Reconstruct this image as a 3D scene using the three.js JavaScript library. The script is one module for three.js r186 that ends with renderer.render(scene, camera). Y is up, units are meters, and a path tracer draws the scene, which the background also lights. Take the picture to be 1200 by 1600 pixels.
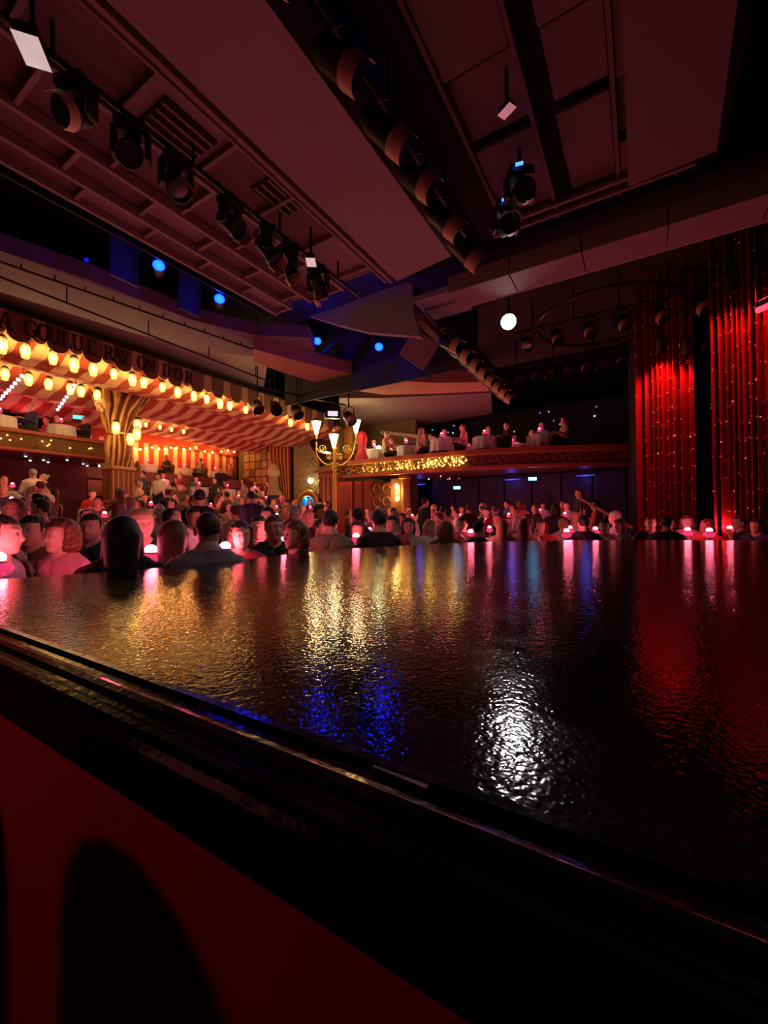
import * as THREE from 'three';
import { mergeGeometries } from 'three/addons/utils/BufferGeometryUtils.js';
import { RoundedBoxGeometry } from 'three/addons/geometries/RoundedBoxGeometry.js';
import { TextGeometry } from 'three/addons/geometries/TextGeometry.js';
import { FontLoader } from 'three/addons/loaders/FontLoader.js';
import { RectAreaLightUniformsLib } from 'three/addons/lights/RectAreaLightUniformsLib.js';

// ------------------------------------------------------------------ camera, exposure
RectAreaLightUniformsLib.init();
const scene = new THREE.Scene();
scene.background = new THREE.Color(0x000000);
const F = 650;                                   // focal length in pixels of the 1200 x 1600 frame
const camera = new THREE.PerspectiveCamera(2 * Math.atan(800 / F) * 180 / Math.PI, 0.75, 0.05, 80);
const EYE = 0.25;
camera.position.set(0, EYE, 0);
camera.rotation.order = 'YXZ';
camera.rotation.set(0.9 * Math.PI / 180, 31.6 * Math.PI / 180, -0.4 * Math.PI / 180);
camera.updateMatrixWorld(true);
const renderer = new THREE.WebGLRenderer({ antialias: true });
renderer.toneMapping = THREE.LinearToneMapping;
renderer.toneMappingExposure = 1.0;
renderer.shadowMap.enabled = true;

// ------------------------------------------------------------------ helpers
const V = (x, y, z) => new THREE.Vector3(x, y, z);
function rng(seed) { let s = seed >>> 0; return () => { s = (s + 0x6d2b79f5) | 0; let t = Math.imul(s ^ (s >>> 15), 1 | s); t = (t + Math.imul(t ^ (t >>> 7), 61 | t)) ^ t; return ((t ^ (t >>> 14)) >>> 0) / 4294967296; }; }
const dirAt = (px, py) => V((px - 600) / F, (800 - py) / F, -1).applyQuaternion(camera.quaternion);
const at = (px, py, d) => dirAt(px, py).multiplyScalar(d).add(camera.position);
const atY = (px, py, y) => { const r = dirAt(px, py); return r.multiplyScalar((y - EYE) / r.y).add(camera.position); };
const atX = (px, py, x) => { const r = dirAt(px, py); return r.multiplyScalar(x / r.x).add(camera.position); };
const atZ = (px, py, z) => { const r = dirAt(px, py); return r.multiplyScalar(z / r.z).add(camera.position); };
const inv = camera.matrixWorld.clone().invert();
function project(p) { const q = p.clone().applyMatrix4(inv); return [600 + F * q.x / -q.z, 800 - F * q.y / -q.z, -q.z]; }
const flat = (g) => { const n = g.index ? g.toNonIndexed() : g; for (const k of Object.keys(n.attributes)) if (!['position', 'normal', 'uv'].includes(k)) n.deleteAttribute(k); if (!n.attributes.uv) n.setAttribute('uv', new THREE.BufferAttribute(new Float32Array(n.attributes.position.count * 2), 2)); return n; };
const join = (...gs) => mergeGeometries(gs.flat().map(flat));
const box = (w, h, d, x = 0, y = 0, z = 0) => new THREE.BoxGeometry(w, h, d).translate(x, y, z);
const rbox = (w, h, d, r, x = 0, y = 0, z = 0, s = 2) => new RoundedBoxGeometry(w, h, d, s, r).translate(x, y, z);
const cyl = (r1, r2, h, x = 0, y = 0, z = 0, s = 16) => new THREE.CylinderGeometry(r1, r2, h, s).translate(x, y, z);
const lathe = (pts, s = 20) => new THREE.LatheGeometry(pts.map((p) => new THREE.Vector2(p[0], p[1])), s);
const tube = (pts, r, n = 24, s = 6) => new THREE.TubeGeometry(new THREE.CatmullRomCurve3(pts), n, r, s);
function bar(a, b, w, h) {                            // a square bar from a to b
  const l = a.distanceTo(b), g = new THREE.BoxGeometry(w, h, l);
  const m = new THREE.Matrix4().lookAt(a, b, V(0, 1, 0)); m.setPosition(a.clone().add(b).multiplyScalar(0.5));
  return g.applyMatrix4(m);
}
function rod(a, b, r, s = 8) { const l = a.distanceTo(b), g = new THREE.CylinderGeometry(r, r, l, s); g.applyQuaternion(new THREE.Quaternion().setFromUnitVectors(V(0, 1, 0), b.clone().sub(a).normalize())); const m = a.clone().add(b).multiplyScalar(0.5); return g.translate(m.x, m.y, m.z); }
function slab(pts, y, t) {                            // horizontal slab over a plan outline: underside at y, thickness t upwards
  const sh = new THREE.Shape(pts.map((p) => new THREE.Vector2(p.x, -p.z)));
  return new THREE.ExtrudeGeometry(sh, { depth: t, bevelEnabled: false }).rotateX(-Math.PI / 2).translate(0, y, 0);
}
const taken = new Map();
function numbered(n) { const k = taken.get(n) || 0; taken.set(n, k + 1); return k ? n + '_' + String(k).padStart(3, '0') : n; }
function mesh(name, geo, mat, parent) { const m = new THREE.Mesh(geo, mat); m.castShadow = m.receiveShadow = true; if (parent) { m.name = name; parent.add(m); } else { m.name = numbered(name); scene.add(m); } return m; }
function tag(o, label, category, group) { o.userData.label = label; o.userData.category = category; if (group) o.userData.group = group; return o; }
function thing(name, label, category, pos, turn = 0, group) { const g = new THREE.Group(); g.name = numbered(name); scene.add(g); if (pos) g.position.copy(pos); g.rotation.y = turn; return tag(g, label, category, group); }
function struct(name, geo, mat, label) { const m = geo ? mesh(name, geo, mat) : new THREE.Group(); if (!geo) { m.name = numbered(name); scene.add(m); } m.userData.kind = 'structure'; tag(m, label, name.split('_')[0]); return m; }
const ORD = ['first', 'second', 'third', 'fourth', 'fifth', 'sixth', 'seventh', 'eighth', 'ninth', 'tenth', 'eleventh', 'twelfth', 'thirteenth', 'fourteenth', 'fifteenth', 'sixteenth', 'seventeenth', 'eighteenth', 'nineteenth', 'twentieth', 'twenty-first', 'twenty-second', 'twenty-third', 'twenty-fourth', 'twenty-fifth', 'twenty-sixth', 'twenty-seventh', 'twenty-eighth', 'twenty-ninth', 'thirtieth'];
const lin = (r, g, b) => new THREE.Color().setRGB(r, g, b);
const mat = (c, rough = 0.7, o = {}) => new THREE.MeshStandardMaterial({ color: c, roughness: rough, side: THREE.DoubleSide, ...o });
const glow = (c, e, i, o = {}) => new THREE.MeshStandardMaterial({ color: c, roughness: 0.4, emissive: e, emissiveIntensity: i, side: THREE.DoubleSide, ...o });
function pointLight(parent, c, cd, x, y, z, size = 2) { const l = new THREE.PointLight(c, cd, 0, 2); l.position.set(x, y, z); l.castShadow = true; l.shadow.radius = size; l.name = 'light'; parent.add(l); return l; }
// value noise for textures
function noiseField(n, cells, seed, ax = 1, ay = 1) {
  const r = rng(seed), cx = Math.max(1, Math.round(cells * ax)), cy = Math.max(1, Math.round(cells * ay)), g = Float32Array.from({ length: cx * cy }, r), out = new Float32Array(n * n);
  const sm = (t) => t * t * (3 - 2 * t);
  for (let y = 0; y < n; y++) { const fy = y / n * cy, y0 = Math.floor(fy), ty = sm(fy - y0), y1 = (y0 + 1) % cy;
    for (let x = 0; x < n; x++) { const fx = x / n * cx, x0 = Math.floor(fx), tx = sm(fx - x0), x1 = (x0 + 1) % cx;
      out[y * n + x] = (g[y0 * cx + x0] * (1 - tx) + g[y0 * cx + x1] * tx) * (1 - ty) + (g[y1 * cx + x0] * (1 - tx) + g[y1 * cx + x1] * tx) * ty; } }
  return out;
}
function dataTex(n, fn, srgb = false, rep = [1, 1]) {
  const d = new Uint8Array(n * n * 4);
  for (let i = 0; i < n * n; i++) { const v = fn(i, i % n, Math.floor(i / n)); d[i * 4] = v[0]; d[i * 4 + 1] = v[1]; d[i * 4 + 2] = v[2]; d[i * 4 + 3] = 255; }
  const t = new THREE.DataTexture(d, n, n); t.wrapS = t.wrapT = THREE.RepeatWrapping; t.magFilter = THREE.LinearFilter; t.minFilter = THREE.LinearMipmapLinearFilter; t.generateMipmaps = true; if (srgb) t.colorSpace = THREE.SRGBColorSpace; t.repeat.set(...rep); t.needsUpdate = true; return t;
}
function planarUV(g, axU = 'x', axV = 'z', s = 1) { const p = g.attributes.position, uv = new Float32Array(p.count * 2), k = { x: 0, y: 1, z: 2 }; for (let i = 0; i < p.count; i++) { uv[i * 2] = p.array[i * 3 + k[axU]] * s; uv[i * 2 + 1] = p.array[i * 3 + k[axV]] * s; } g.setAttribute('uv', new THREE.BufferAttribute(uv, 2)); return g; }

// ------------------------------------------------------------------ materials
const nA = noiseField(1024, 90, 11, 1, 1), nB = noiseField(1024, 190, 12, 1, 1), nC = noiseField(1024, 14, 13), nD = noiseField(1024, 40, 14);
const stageBump = dataTex(1024, (i) => { const v = 255 * (0.5 * nA[i] + 0.35 * nB[i] + 0.15 * nD[i]); return [v, v, v]; });
const stageRough = dataTex(1024, (i) => { const v = 255 * (0.045 + 0.06 * nC[i] + 0.04 * nB[i]); return [v, v, v]; });
const M = {
  stage: new THREE.MeshPhysicalMaterial({ color: lin(0.012, 0.011, 0.010), roughness: 1, roughnessMap: stageRough, bumpMap: stageBump, bumpScale: 0.0006, ior: 1.42 }),
  lip: new THREE.MeshPhysicalMaterial({ color: lin(0.006, 0.005, 0.005), roughness: 0.16, bumpMap: stageBump, bumpScale: 0.0006 }),
  redWall: mat(lin(0.42, 0.02, 0.015), 0.85),
  carpet: mat(lin(0.07, 0.012, 0.014), 0.95),
  black: mat(lin(0.008, 0.007, 0.008), 0.8),
  void: mat(lin(0.01, 0.009, 0.011), 0.95),
  blackMetal: mat(lin(0.012, 0.012, 0.013), 0.45, { metalness: 0.2 }),
  panel: mat(lin(0.24, 0.21, 0.21), 0.8),
  panelDark: mat(lin(0.15, 0.11, 0.11), 0.85),
  rib: mat(lin(0.24, 0.19, 0.19), 0.8),
  greyBlue: mat(lin(0.3, 0.31, 0.42), 0.85),
  cream: mat(lin(0.4, 0.35, 0.25), 0.8),
  orangeSoffit: mat(lin(0.36, 0.2, 0.12), 0.7),
  tanHood: mat(lin(0.45, 0.27, 0.16), 0.55),
  chrome: mat(lin(0.5, 0.48, 0.47), 0.25, { metalness: 1 }),
  brass: mat(lin(0.55, 0.33, 0.1), 0.35, { metalness: 0.9 }),
  gold: mat(lin(0.6, 0.38, 0.1), 0.4, { metalness: 0.6 }),
  wood: mat(lin(0.16, 0.06, 0.025), 0.5),
  woodRed: mat(lin(0.3, 0.06, 0.03), 0.5),
  woodLight: mat(lin(0.38, 0.2, 0.08), 0.55),
  cloth: mat(lin(0.78, 0.76, 0.72), 0.85),
  stripeRed: mat(lin(0.42, 0.055, 0.03), 0.85),
  stripeCream: mat(lin(0.72, 0.5, 0.28), 0.85),
  valDark: mat(lin(0.16, 0.07, 0.04), 0.85),
  valTan: mat(lin(0.42, 0.26, 0.13), 0.85),
  letter: mat(lin(0.02, 0.008, 0.006), 0.8),
  curtain: mat(lin(0.34, 0.014, 0.012), 0.55),
  glass: new THREE.MeshPhysicalMaterial({ color: 0xffffff, roughness: 0.03, transmission: 1, thickness: 0, ior: 1.45, side: THREE.DoubleSide }),
  plate: mat(lin(0.8, 0.79, 0.77), 0.25),
};
// two-tone cloth dyed in stripes, u in metres
const stripeTex = dataTex(512, (i, x, y) => { const k = Math.floor(x / 128) % 2, w = 0.92 + 0.16 * (nB[(y * 2 % 1024) * 1024 + (x * 2 % 1024)] - 0.5); return k ? [176 * w, 72 * w, 46 * w] : [232 * w, 190 * w, 140 * w]; }, true);
const canopyMat = mat(0xffffff, 0.85, { map: stripeTex });
const wallStripe = mat(0xffffff, 0.8, { map: stripeTex });

// ------------------------------------------------------------------ room shell
const FLOOR = -0.92;
struct('floor', box(32, 0.3, 34, -7, FLOOR - 0.15, -6.5), M.carpet, 'dark red carpeted auditorium floor below the stage');
struct('wall_left', box(0.3, 7.6, 27, -19.65, 2.7, -7.5), M.void, 'dark side wall behind the striped tent');
struct('wall_back', box(30, 7.6, 0.3, -7, 2.7, -20.6), M.void, 'black rear wall behind the balcony');
struct('wall_right', box(0.3, 7.6, 27, 7.5, 2.7, -7.5), M.void, 'black wall past the red curtains');
struct('wall_near', box(30, 7.6, 0.3, -7, 2.7, 5.9), M.void, 'dark wall on the near side of the hall');
struct('ceiling', box(30, 0.3, 29, -7, 6.55, -7.3), M.void, 'black roof above the lighting gantries');

// stage deck, lip and red fascia
const deckPx = [[-120, 915], [0, 905], [120, 897], [240, 888], [330, 880], [400, 872], [460, 865], [530, 858], [640, 852], [760, 846.5], [900, 844], [1050, 844], [1200, 845]];
const deckPts = deckPx.map(([x, y]) => atY(x, y, 0));
{
  const near = -0.368, last = deckPts[deckPts.length - 1];
  const first = deckPts[0];
  const out = [V(first.x, 0, near), ...deckPts, V(5.5, 0, last.z - 0.2), V(5.5, 0, near)];
  const g = planarUV(slab(out, -0.06, 0.06), 'x', 'z', 1.5);
  const st = struct('floor_stage', null, null, 'glossy black stage deck with rippled mirror sheen');
  mesh('deck', g, M.stage, st);
  const o2 = out.map((p) => V(p.x + (p.x < 0 ? 0.03 : 0), 0, p.z < -1 ? p.z + 0.03 : p.z));
  mesh('stage_wall', slab(o2, FLOOR, 0.84), M.black, st);
  // moulded lip along the near edge
  const prof = [[-0.445, 0.001], [-0.437, 0.006], [-0.425, 0.005], [-0.418, -0.004], [-0.406, -0.006], [-0.398, 0.002], [-0.384, 0.006], [-0.372, 0.003], [-0.366, -0.006], [-0.356, -0.008], [-0.345, -0.004], [-0.335, -0.006], [-0.326, -0.014], [-0.322, -0.026], [-0.324, -0.04], [-0.322, -0.085], [-0.326, -0.1], [-0.338, -0.104], [-0.445, -0.104]];
  const sh = new THREE.Shape(prof.map(([z, y]) => new THREE.Vector2(-z * 0.835, y * 0.9)));
  const lg = new THREE.ExtrudeGeometry(sh, { depth: 9, bevelEnabled: false }).rotateY(Math.PI / 2).translate(first.x, 0, 0);
  mesh('edge_moulding', lg, M.lip, st);
  mesh('fascia', box(9, FLOOR * -1 - 0.1, 0.06, first.x + 4.5, (FLOOR - 0.09) / 2, -0.325), M.redWall, st);
  const tp = atY(628, 1210, 0.0015);
  const tm = tag(mesh('tape_strip', rbox(0.062, 0.003, 0.016, 0.0014, 0, 0, 0), mat(lin(0.5, 0.26, 0.2), 0.6)), 'small tan strip of tape stuck on the black stage edge', 'tape');
  tm.position.copy(tp); tm.rotation.y = -0.05;
}
// terraces
function floorY(x, z) {
  if (z < -7.4 && x > -9) return z < -13 ? -0.45 : z < -11 ? -0.6 : z < -9.4 ? -0.75 : -0.9;
  return x > -5.2 ? -0.9 : x > -7.8 ? -0.78 : x > -10.6 ? -0.55 : x > -13 ? -0.2 : x > -15.6 ? 0.3 : (x > -17.9 || z > -7.2) ? 0.95 : 1.95;
}
{
  const T = struct('floor_terraces', null, null, 'stepped red carpeted terraces under the striped tent');
  const zA = 4, zB = -15.6, st = (x0, x1, y, z0 = zA, z1 = zB) => mesh('step', box(x1 - x0, y - FLOOR, z0 - z1, (x0 + x1) / 2, (y + FLOOR) / 2, (z0 + z1) / 2), M.carpet, T);
  st(-7.8, -5.2, -0.78, 4, -7.4); st(-10.6, -7.8, -0.55, 4, -7.4); st(-10.6, -9, -0.55, -7.4, zB); st(-13, -10.6, -0.2); st(-15.6, -13, 0.3); st(-17.9, -15.6, 0.95); st(-19.5, -17.9, 1.95, -7.2, zB); st(-19.5, -17.9, 0.95, 4, -7.2);
  for (const [z0, z1, y] of [[-9.4, -11, -0.75], [-11, -13, -0.6], [-13, -20.4, -0.45]]) mesh('step', box(15, y - FLOOR, z0 - z1, -1.5, (y + FLOOR) / 2, (z0 + z1) / 2), M.carpet, T);
  mesh('parapet', box(0.08, 0.42, 8.2, -17.9, 2.1, -11.4), M.wood, T);
  for (let i = 0; i < 7; i++) mesh('panel', rbox(0.05, 0.62, 0.95, 0.02, -17.83, 1.5, -8 - i * 1.15), M.woodLight, T);
}

// ------------------------------------------------------------------ ceiling
const CY = 4.3;
const pA = atY(620, 440, CY), pB = atY(700, 402, CY);
{
  // broad plastered beam over the stage front
  const c = struct('ceiling_beam', null, null, 'broad flat mauve ceiling panel ending in a point above the stage');
  const x0 = pA.x, x1 = pB.x + 0.05;
  mesh('panel', slab([V(x0, 0, pA.z), V(x1, 0, pB.z), V(x1, 0, 4), V(x0, 0, 4)], CY, 0.5), M.panel, c);
  mesh('rail', join(box(0.05, 0.06, 10, x0 - 0.1, CY + 0.03, pA.z + 5), box(0.03, 0.04, 10, x0 - 0.22, CY + 0.06, pA.z + 5)), M.rib, c);
  // coffered field on the audience side
  const f = struct('ceiling_coffers', null, null, 'mauve coffered ceiling with crossing ribs above the front tables');
  const fx0 = -6.45, fx1 = x0 - 0.02, fz0 = pA.z - 0.1, yb = CY + 0.36;
  mesh('backing', box(fx1 - fx0, 0.12, 4 - fz0, (fx0 + fx1) / 2, yb + 0.1, (4 + fz0) / 2), M.panelDark, f);
  const cols = [fx0, fx0 + 0.42, fx0 + 0.95, fx0 + 1.75, fx1 - 0.28, fx1];
  const rz = []; for (let z = fz0; z < 3.6; z += 0.92) rz.push(z);
  for (let i = 0; i < cols.length - 1; i++) for (let j = 0; j < rz.length - 1; j++) {
    const w = cols[i + 1] - cols[i], off = (i % 2) * 0.3;
    mesh('panel', box(w - 0.07, 0.05, 0.92 - 0.07, (cols[i] + cols[i + 1]) / 2, yb + 0.02 + 0.03 * ((i * 7 + j * 3) % 3), rz[j] + 0.46 + off), (i + j) % 3 ? M.panelDark : M.panel, f);
    mesh('rib', box(w, 0.12, 0.05, (cols[i] + cols[i + 1]) / 2, yb - 0.02, rz[j] + off), M.rib, f);
  }
  for (const x of cols) mesh('rib', box(0.06, 0.14, 4 - fz0, x, yb - 0.05, (4 + fz0) / 2), M.rib, f);
  for (const px of [[280, 205], [440, 305]]) { const p = atY(px[0], px[1], yb - 0.02); const v = mesh('grille', box(0.5, 0.03, 0.62, p.x, p.y, p.z), M.black, f); for (let k = 0; k < 4; k++) mesh('slat', box(0.03, 0.03, 0.6, p.x - 0.18 + k * 0.12, p.y - 0.02, p.z), M.rib, v); }
  // dark slot behind, curved bulkhead below it
  const bulk = [[-420, 250], [-200, 325], [0, 392], [140, 437], [300, 500], [400, 524], [482, 527], [492, 548], [385, 556], [310, 548], [180, 512], [0, 456], [-200, 392], [-420, 330]].map(([a, b]) => atY(a, b, 4.6));
  struct('ceiling_bulkhead', slab(bulk, 4.6, 0.3), mat(lin(0.17, 0.135, 0.18), 0.85), 'curved mauve bulkhead with a pointed tip above the tent');
  const s2 = [[-300, 376], [0, 445], [180, 492], [310, 530], [400, 545], [420, 556], [412, 606], [390, 606], [150, 524], [0, 472], [-300, 372]].map(([a, b]) => atY(a, b, 4.9));
  struct('ceiling_soffit', slab(s2, 4.9, 0.2), M.panel, 'pale soffit strip above the tent valance');
  const s3 = [[395, 545], [450, 560], [520, 578], [600, 594], [680, 598], [766, 597], [766, 611], [680, 615], [600, 617], [520, 605], [450, 585], [395, 565]].map(([a, b]) => atY(a, b, CY));
  struct('ceiling_cornice', slab(s3, CY, 0.35), M.orangeSoffit, 'curved brown cornice below the blue lit recesses');
  const s4 = [[530, 622], [600, 622], [767, 614], [769, 646], [690, 660], [600, 676], [530, 696]].map(([a, b]) => atY(a, b, CY + 0.15));
  struct('ceiling_gallery', slab(s4, CY + 0.15, 0.2), mat(lin(0.16, 0.14, 0.12), 0.8), 'grey ceiling over the curved balcony');
  // grey-blue bulkhead face
  const gp = [[484, 494], [518, 484], [600, 453], [638, 441], [645, 447], [647, 490], [657, 526], [576, 519], [530, 508]].map(([a, b]) => atZ(a, b, -7.3));
  const gs = new THREE.Shape(gp.map((p) => new THREE.Vector2(p.x, p.y)));
  struct('wall_bulkhead', new THREE.ExtrudeGeometry(gs, { depth: 0.12, bevelEnabled: true, bevelSize: 0.01, bevelThickness: 0.01, bevelSegments: 1 }).translate(0, 0, -7.42), M.greyBlue, 'slate grey angled bulkhead between the ceiling beams');
  // cross beam over the far side of the stage
  const q0 = atY(700, 459, CY), q1 = atY(722, 481, CY);
  const q = struct('ceiling_crossbeam', null, null, 'pinkish crossbeam running above the far side of the stage');
  for (let i = 0; i < 9; i++) { const xa = q0.x + i * 1.1; mesh('panel', rbox(1.085, 0.3, q0.z - q1.z + 0.02, 0.01, xa + 0.545, CY + 0.15, (q0.z + q1.z) / 2), M.panel, q); }
  mesh('lower_face', box(10.4, 0.1, 0.3, q0.x + 4.4, CY + 0.2, q1.z - 0.18), M.greyBlue, q);
  mesh('beam_end', box(0.9, 0.1, 0.9, q0.x - 0.4, CY + 0.25, q1.z - 0.1), M.greyBlue, q);
  // beam running to the back with the lights
  const b0 = atY(655, 497, 4.15), b1 = atY(776, 612, 4.15);
  struct('ceiling_track', join(bar(b0, b1, 0.16, 0.16), bar(b0.clone().add(V(0.14, 0.05, 0)), b1.clone().add(V(0.14, 0.05, 0)), 0.04, 0.06)), M.panelDark, 'narrow boxed lighting beam receding past the crossbeam');
  struct('ceiling_far', box(9, 0.15, 6, 0.6, 5.2, -10.4), mat(lin(0.03, 0.025, 0.035), 0.9), 'near black ceiling over the red curtains');
  const ring = atY(945, 488, 4.9);
  const rg = new THREE.TorusGeometry(1.45, 0.045, 10, 64).rotateX(Math.PI / 2).translate(ring.x, 4.75, ring.z);
  struct('trim_1', rg, mat(lin(0.03, 0.02, 0.02), 0.22), 'large oval trim ring on the black ceiling');
  // dark coffers and flat board right of the beam
  const k = struct('ceiling_panels', null, null, 'dark brown coffered ceiling panels beyond the row of spotlights');
  const yk = CY + 0.55, kx0 = pB.x + 0.75, zs = [q0.z + 0.55, q0.z + 1.2, q0.z + 2.0, q0.z + 2.9, q0.z + 3.9, q0.z + 5.2, q0.z + 6.6, q0.z + 8.2];
  const xs = [kx0, kx0 + 0.75, kx0 + 0.95, kx0 + 1.55, kx0 + 2.2];
  mesh('backing', box(3.2, 0.1, 10.5, kx0 + 1.1, yk + 0.2, q0.z + 5.2), M.void, k);
  for (let i = 0; i < xs.length - 1; i++) { if (i === 1) continue; for (let j = 0; j < zs.length - 1; j++) mesh('panel', rbox(xs[i + 1] - xs[i] - 0.06, 0.06, zs[j + 1] - zs[j] - 0.08, 0.015, (xs[i] + xs[i + 1]) / 2, yk + 0.08 - 0.08 * ((i + j) % 2), (zs[j] + zs[j + 1]) / 2), M.panelDark, k); }
  for (const x of [xs[0], xs[1], xs[3], xs[4]]) mesh('rib', box(0.045, 0.12, 9.5, x, yk, q0.z + 5), M.panelDark, k);
  mesh('edge_strip', join(box(2.6, 0.05, 0.05, kx0 + 1.1, yk - 0.1, q0.z + 0.42), box(2.6, 0.05, 0.05, kx0 + 1.1, yk - 0.1, q0.z + 0.62)), M.rib, k);
  const r0 = atY(982, 292, CY), r1 = atY(1120, 236, CY), r2 = atY(1153, 0, CY);
  struct('ceiling_board', slab([r0, r1, V(r2.x, 0, r2.z), V(r2.x + 0.1, 0, 3), V(r0.x, 0, 3)], CY, 0.12), M.panelDark, 'plain dark maroon ceiling board beside the coffered panels');
}

// hanging pipes
function pipe(a, b, r, label, hangers = 5, top = 4.9) {
  const t = thing('lighting_pipe', label, 'pipe', V(0, 0, 0));
  mesh('tube', rod(a, b, r), M.blackMetal, t);
  for (let i = 0; i < hangers; i++) { const p = a.clone().lerp(b, (i + 0.5) / hangers); mesh('hanger', rod(p, V(p.x, top, p.z), r * 0.6, 6), M.blackMetal, t); }
  return t;
}
pipe(V(-4.35, 4.35, 3.2), V(-4.35, 4.35, -6.3), 0.03, 'black pipe carrying the moving lights below the coffered ceiling', 7, 4.7);
pipe(V(pB.x + 0.35, 4.4, 3), V(pB.x + 0.35, 4.4, -5.8), 0.03, 'black pipe holding the spotlights beside the flat ceiling panel', 6, 6.4);
pipe(atY(-200, 340, 4.52), atY(480, 575, 4.52), 0.022, 'thin black rail slung beneath the curved bulkhead', 17, 4.6);
pipe(atY(-200, 355, 4.3), atY(430, 600, 4.3), 0.022, 'lower black rail along the top of the striped valance', 5, 4.6);
pipe(V(-7.2, 4.9, 2), V(-7.2, 4.9, -6.6), 0.025, 'slim pipe inside the dark ceiling slot', 5, 6.4);
pipe(atY(540, 633, 4.0), atY(395, 603, 4.0), 0.03, 'short black truss pipe at the tent corner', 3, 4.9);
pipe(V(-3.3, 4.35, -11.6), V(1.4, 4.35, -11.6), 0.03, 'long black pipe of lights in front of the balcony', 5, 5.15);
pipe(V(-2.4, 4.45, -9.6), V(1.8, 4.45, -9.6), 0.03, 'second black pipe of lights below the oval ring', 5, 5.15);

// ------------------------------------------------------------------ stage lights
const lensDark = mat(lin(0.03, 0.03, 0.04), 0.08);
function movingHead(pos, turn, tilt, label, s = 1, hood = true) {
  const t = thing('moving_light', label, 'spotlight', pos, turn, 'moving lights on the audience pipe'); t.scale.setScalar(s);
  mesh('clamp', join(box(0.06, 0.09, 0.05, 0, -0.02, 0), cyl(0.035, 0.035, 0.06, 0, 0.0, 0).rotateZ(Math.PI / 2)), M.blackMetal, t);
  mesh('base', rbox(0.3, 0.11, 0.24, 0.02, 0, -0.11, 0), M.blackMetal, t);
  mesh('yoke', join(rbox(0.05, 0.3, 0.13, 0.015, -0.16, -0.29, 0), rbox(0.05, 0.3, 0.13, 0.015, 0.16, -0.29, 0), box(0.34, 0.03, 0.13, 0, -0.175, 0)), M.blackMetal, t);
  const h = new THREE.Group(); h.name = 'head'; h.position.set(0, -0.36, 0); h.rotation.x = tilt; t.add(h);
  mesh('housing', lathe([[0, -0.2], [0.08, -0.19], [0.105, -0.12], [0.11, 0.05], [0.13, 0.09], [0.13, 0.17], [0.115, 0.18], [0.105, 0.15]], 20).rotateX(Math.PI / 2), M.blackMetal, h);
  mesh('lens', new THREE.CircleGeometry(0.108, 24).translate(0, 0, 0.155), lensDark, h);
  if (hood) mesh('hood', new THREE.CylinderGeometry(0.132, 0.15, 0.12, 20, 1, true, 0, 3.6).rotateX(Math.PI / 2).translate(0, 0, 0.23), M.tanHood, h);
  return t;
}
function parCan(pos, dir, label, group, s = 1, hooded = true) {
  const t = thing('stage_spotlight', label, 'spotlight', pos, 0, group); t.scale.setScalar(s);
  mesh('bracket', join(tube([V(-0.13, -0.24, 0), V(-0.13, -0.06, 0), V(0, 0, 0), V(0.13, -0.06, 0), V(0.13, -0.24, 0)], 0.012, 16), cyl(0.02, 0.02, 0.08, 0, 0.03, 0)), M.blackMetal, t);
  const h = new THREE.Group(); h.name = 'can'; h.position.set(0, -0.24, 0); h.quaternion.setFromUnitVectors(V(0, 0, 1), dir.clone().normalize()); t.add(h);
  mesh('housing', lathe([[0.0, -0.2], [0.07, -0.19], [0.11, -0.1], [0.12, 0.16], [0.13, 0.17], [0.13, 0.2]], 18).rotateX(Math.PI / 2), M.blackMetal, h);
  mesh('lens', new THREE.CircleGeometry(0.115, 20).translate(0, 0, 0.13), lensDark, h);
  if (hooded) mesh('gel_frame', new THREE.CylinderGeometry(0.125, 0.13, 0.17, 18, 1, true, 2.2, 3.4).rotateX(Math.PI / 2).translate(0, 0, 0.28), M.tanHood, h);
  return t;
}
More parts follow.
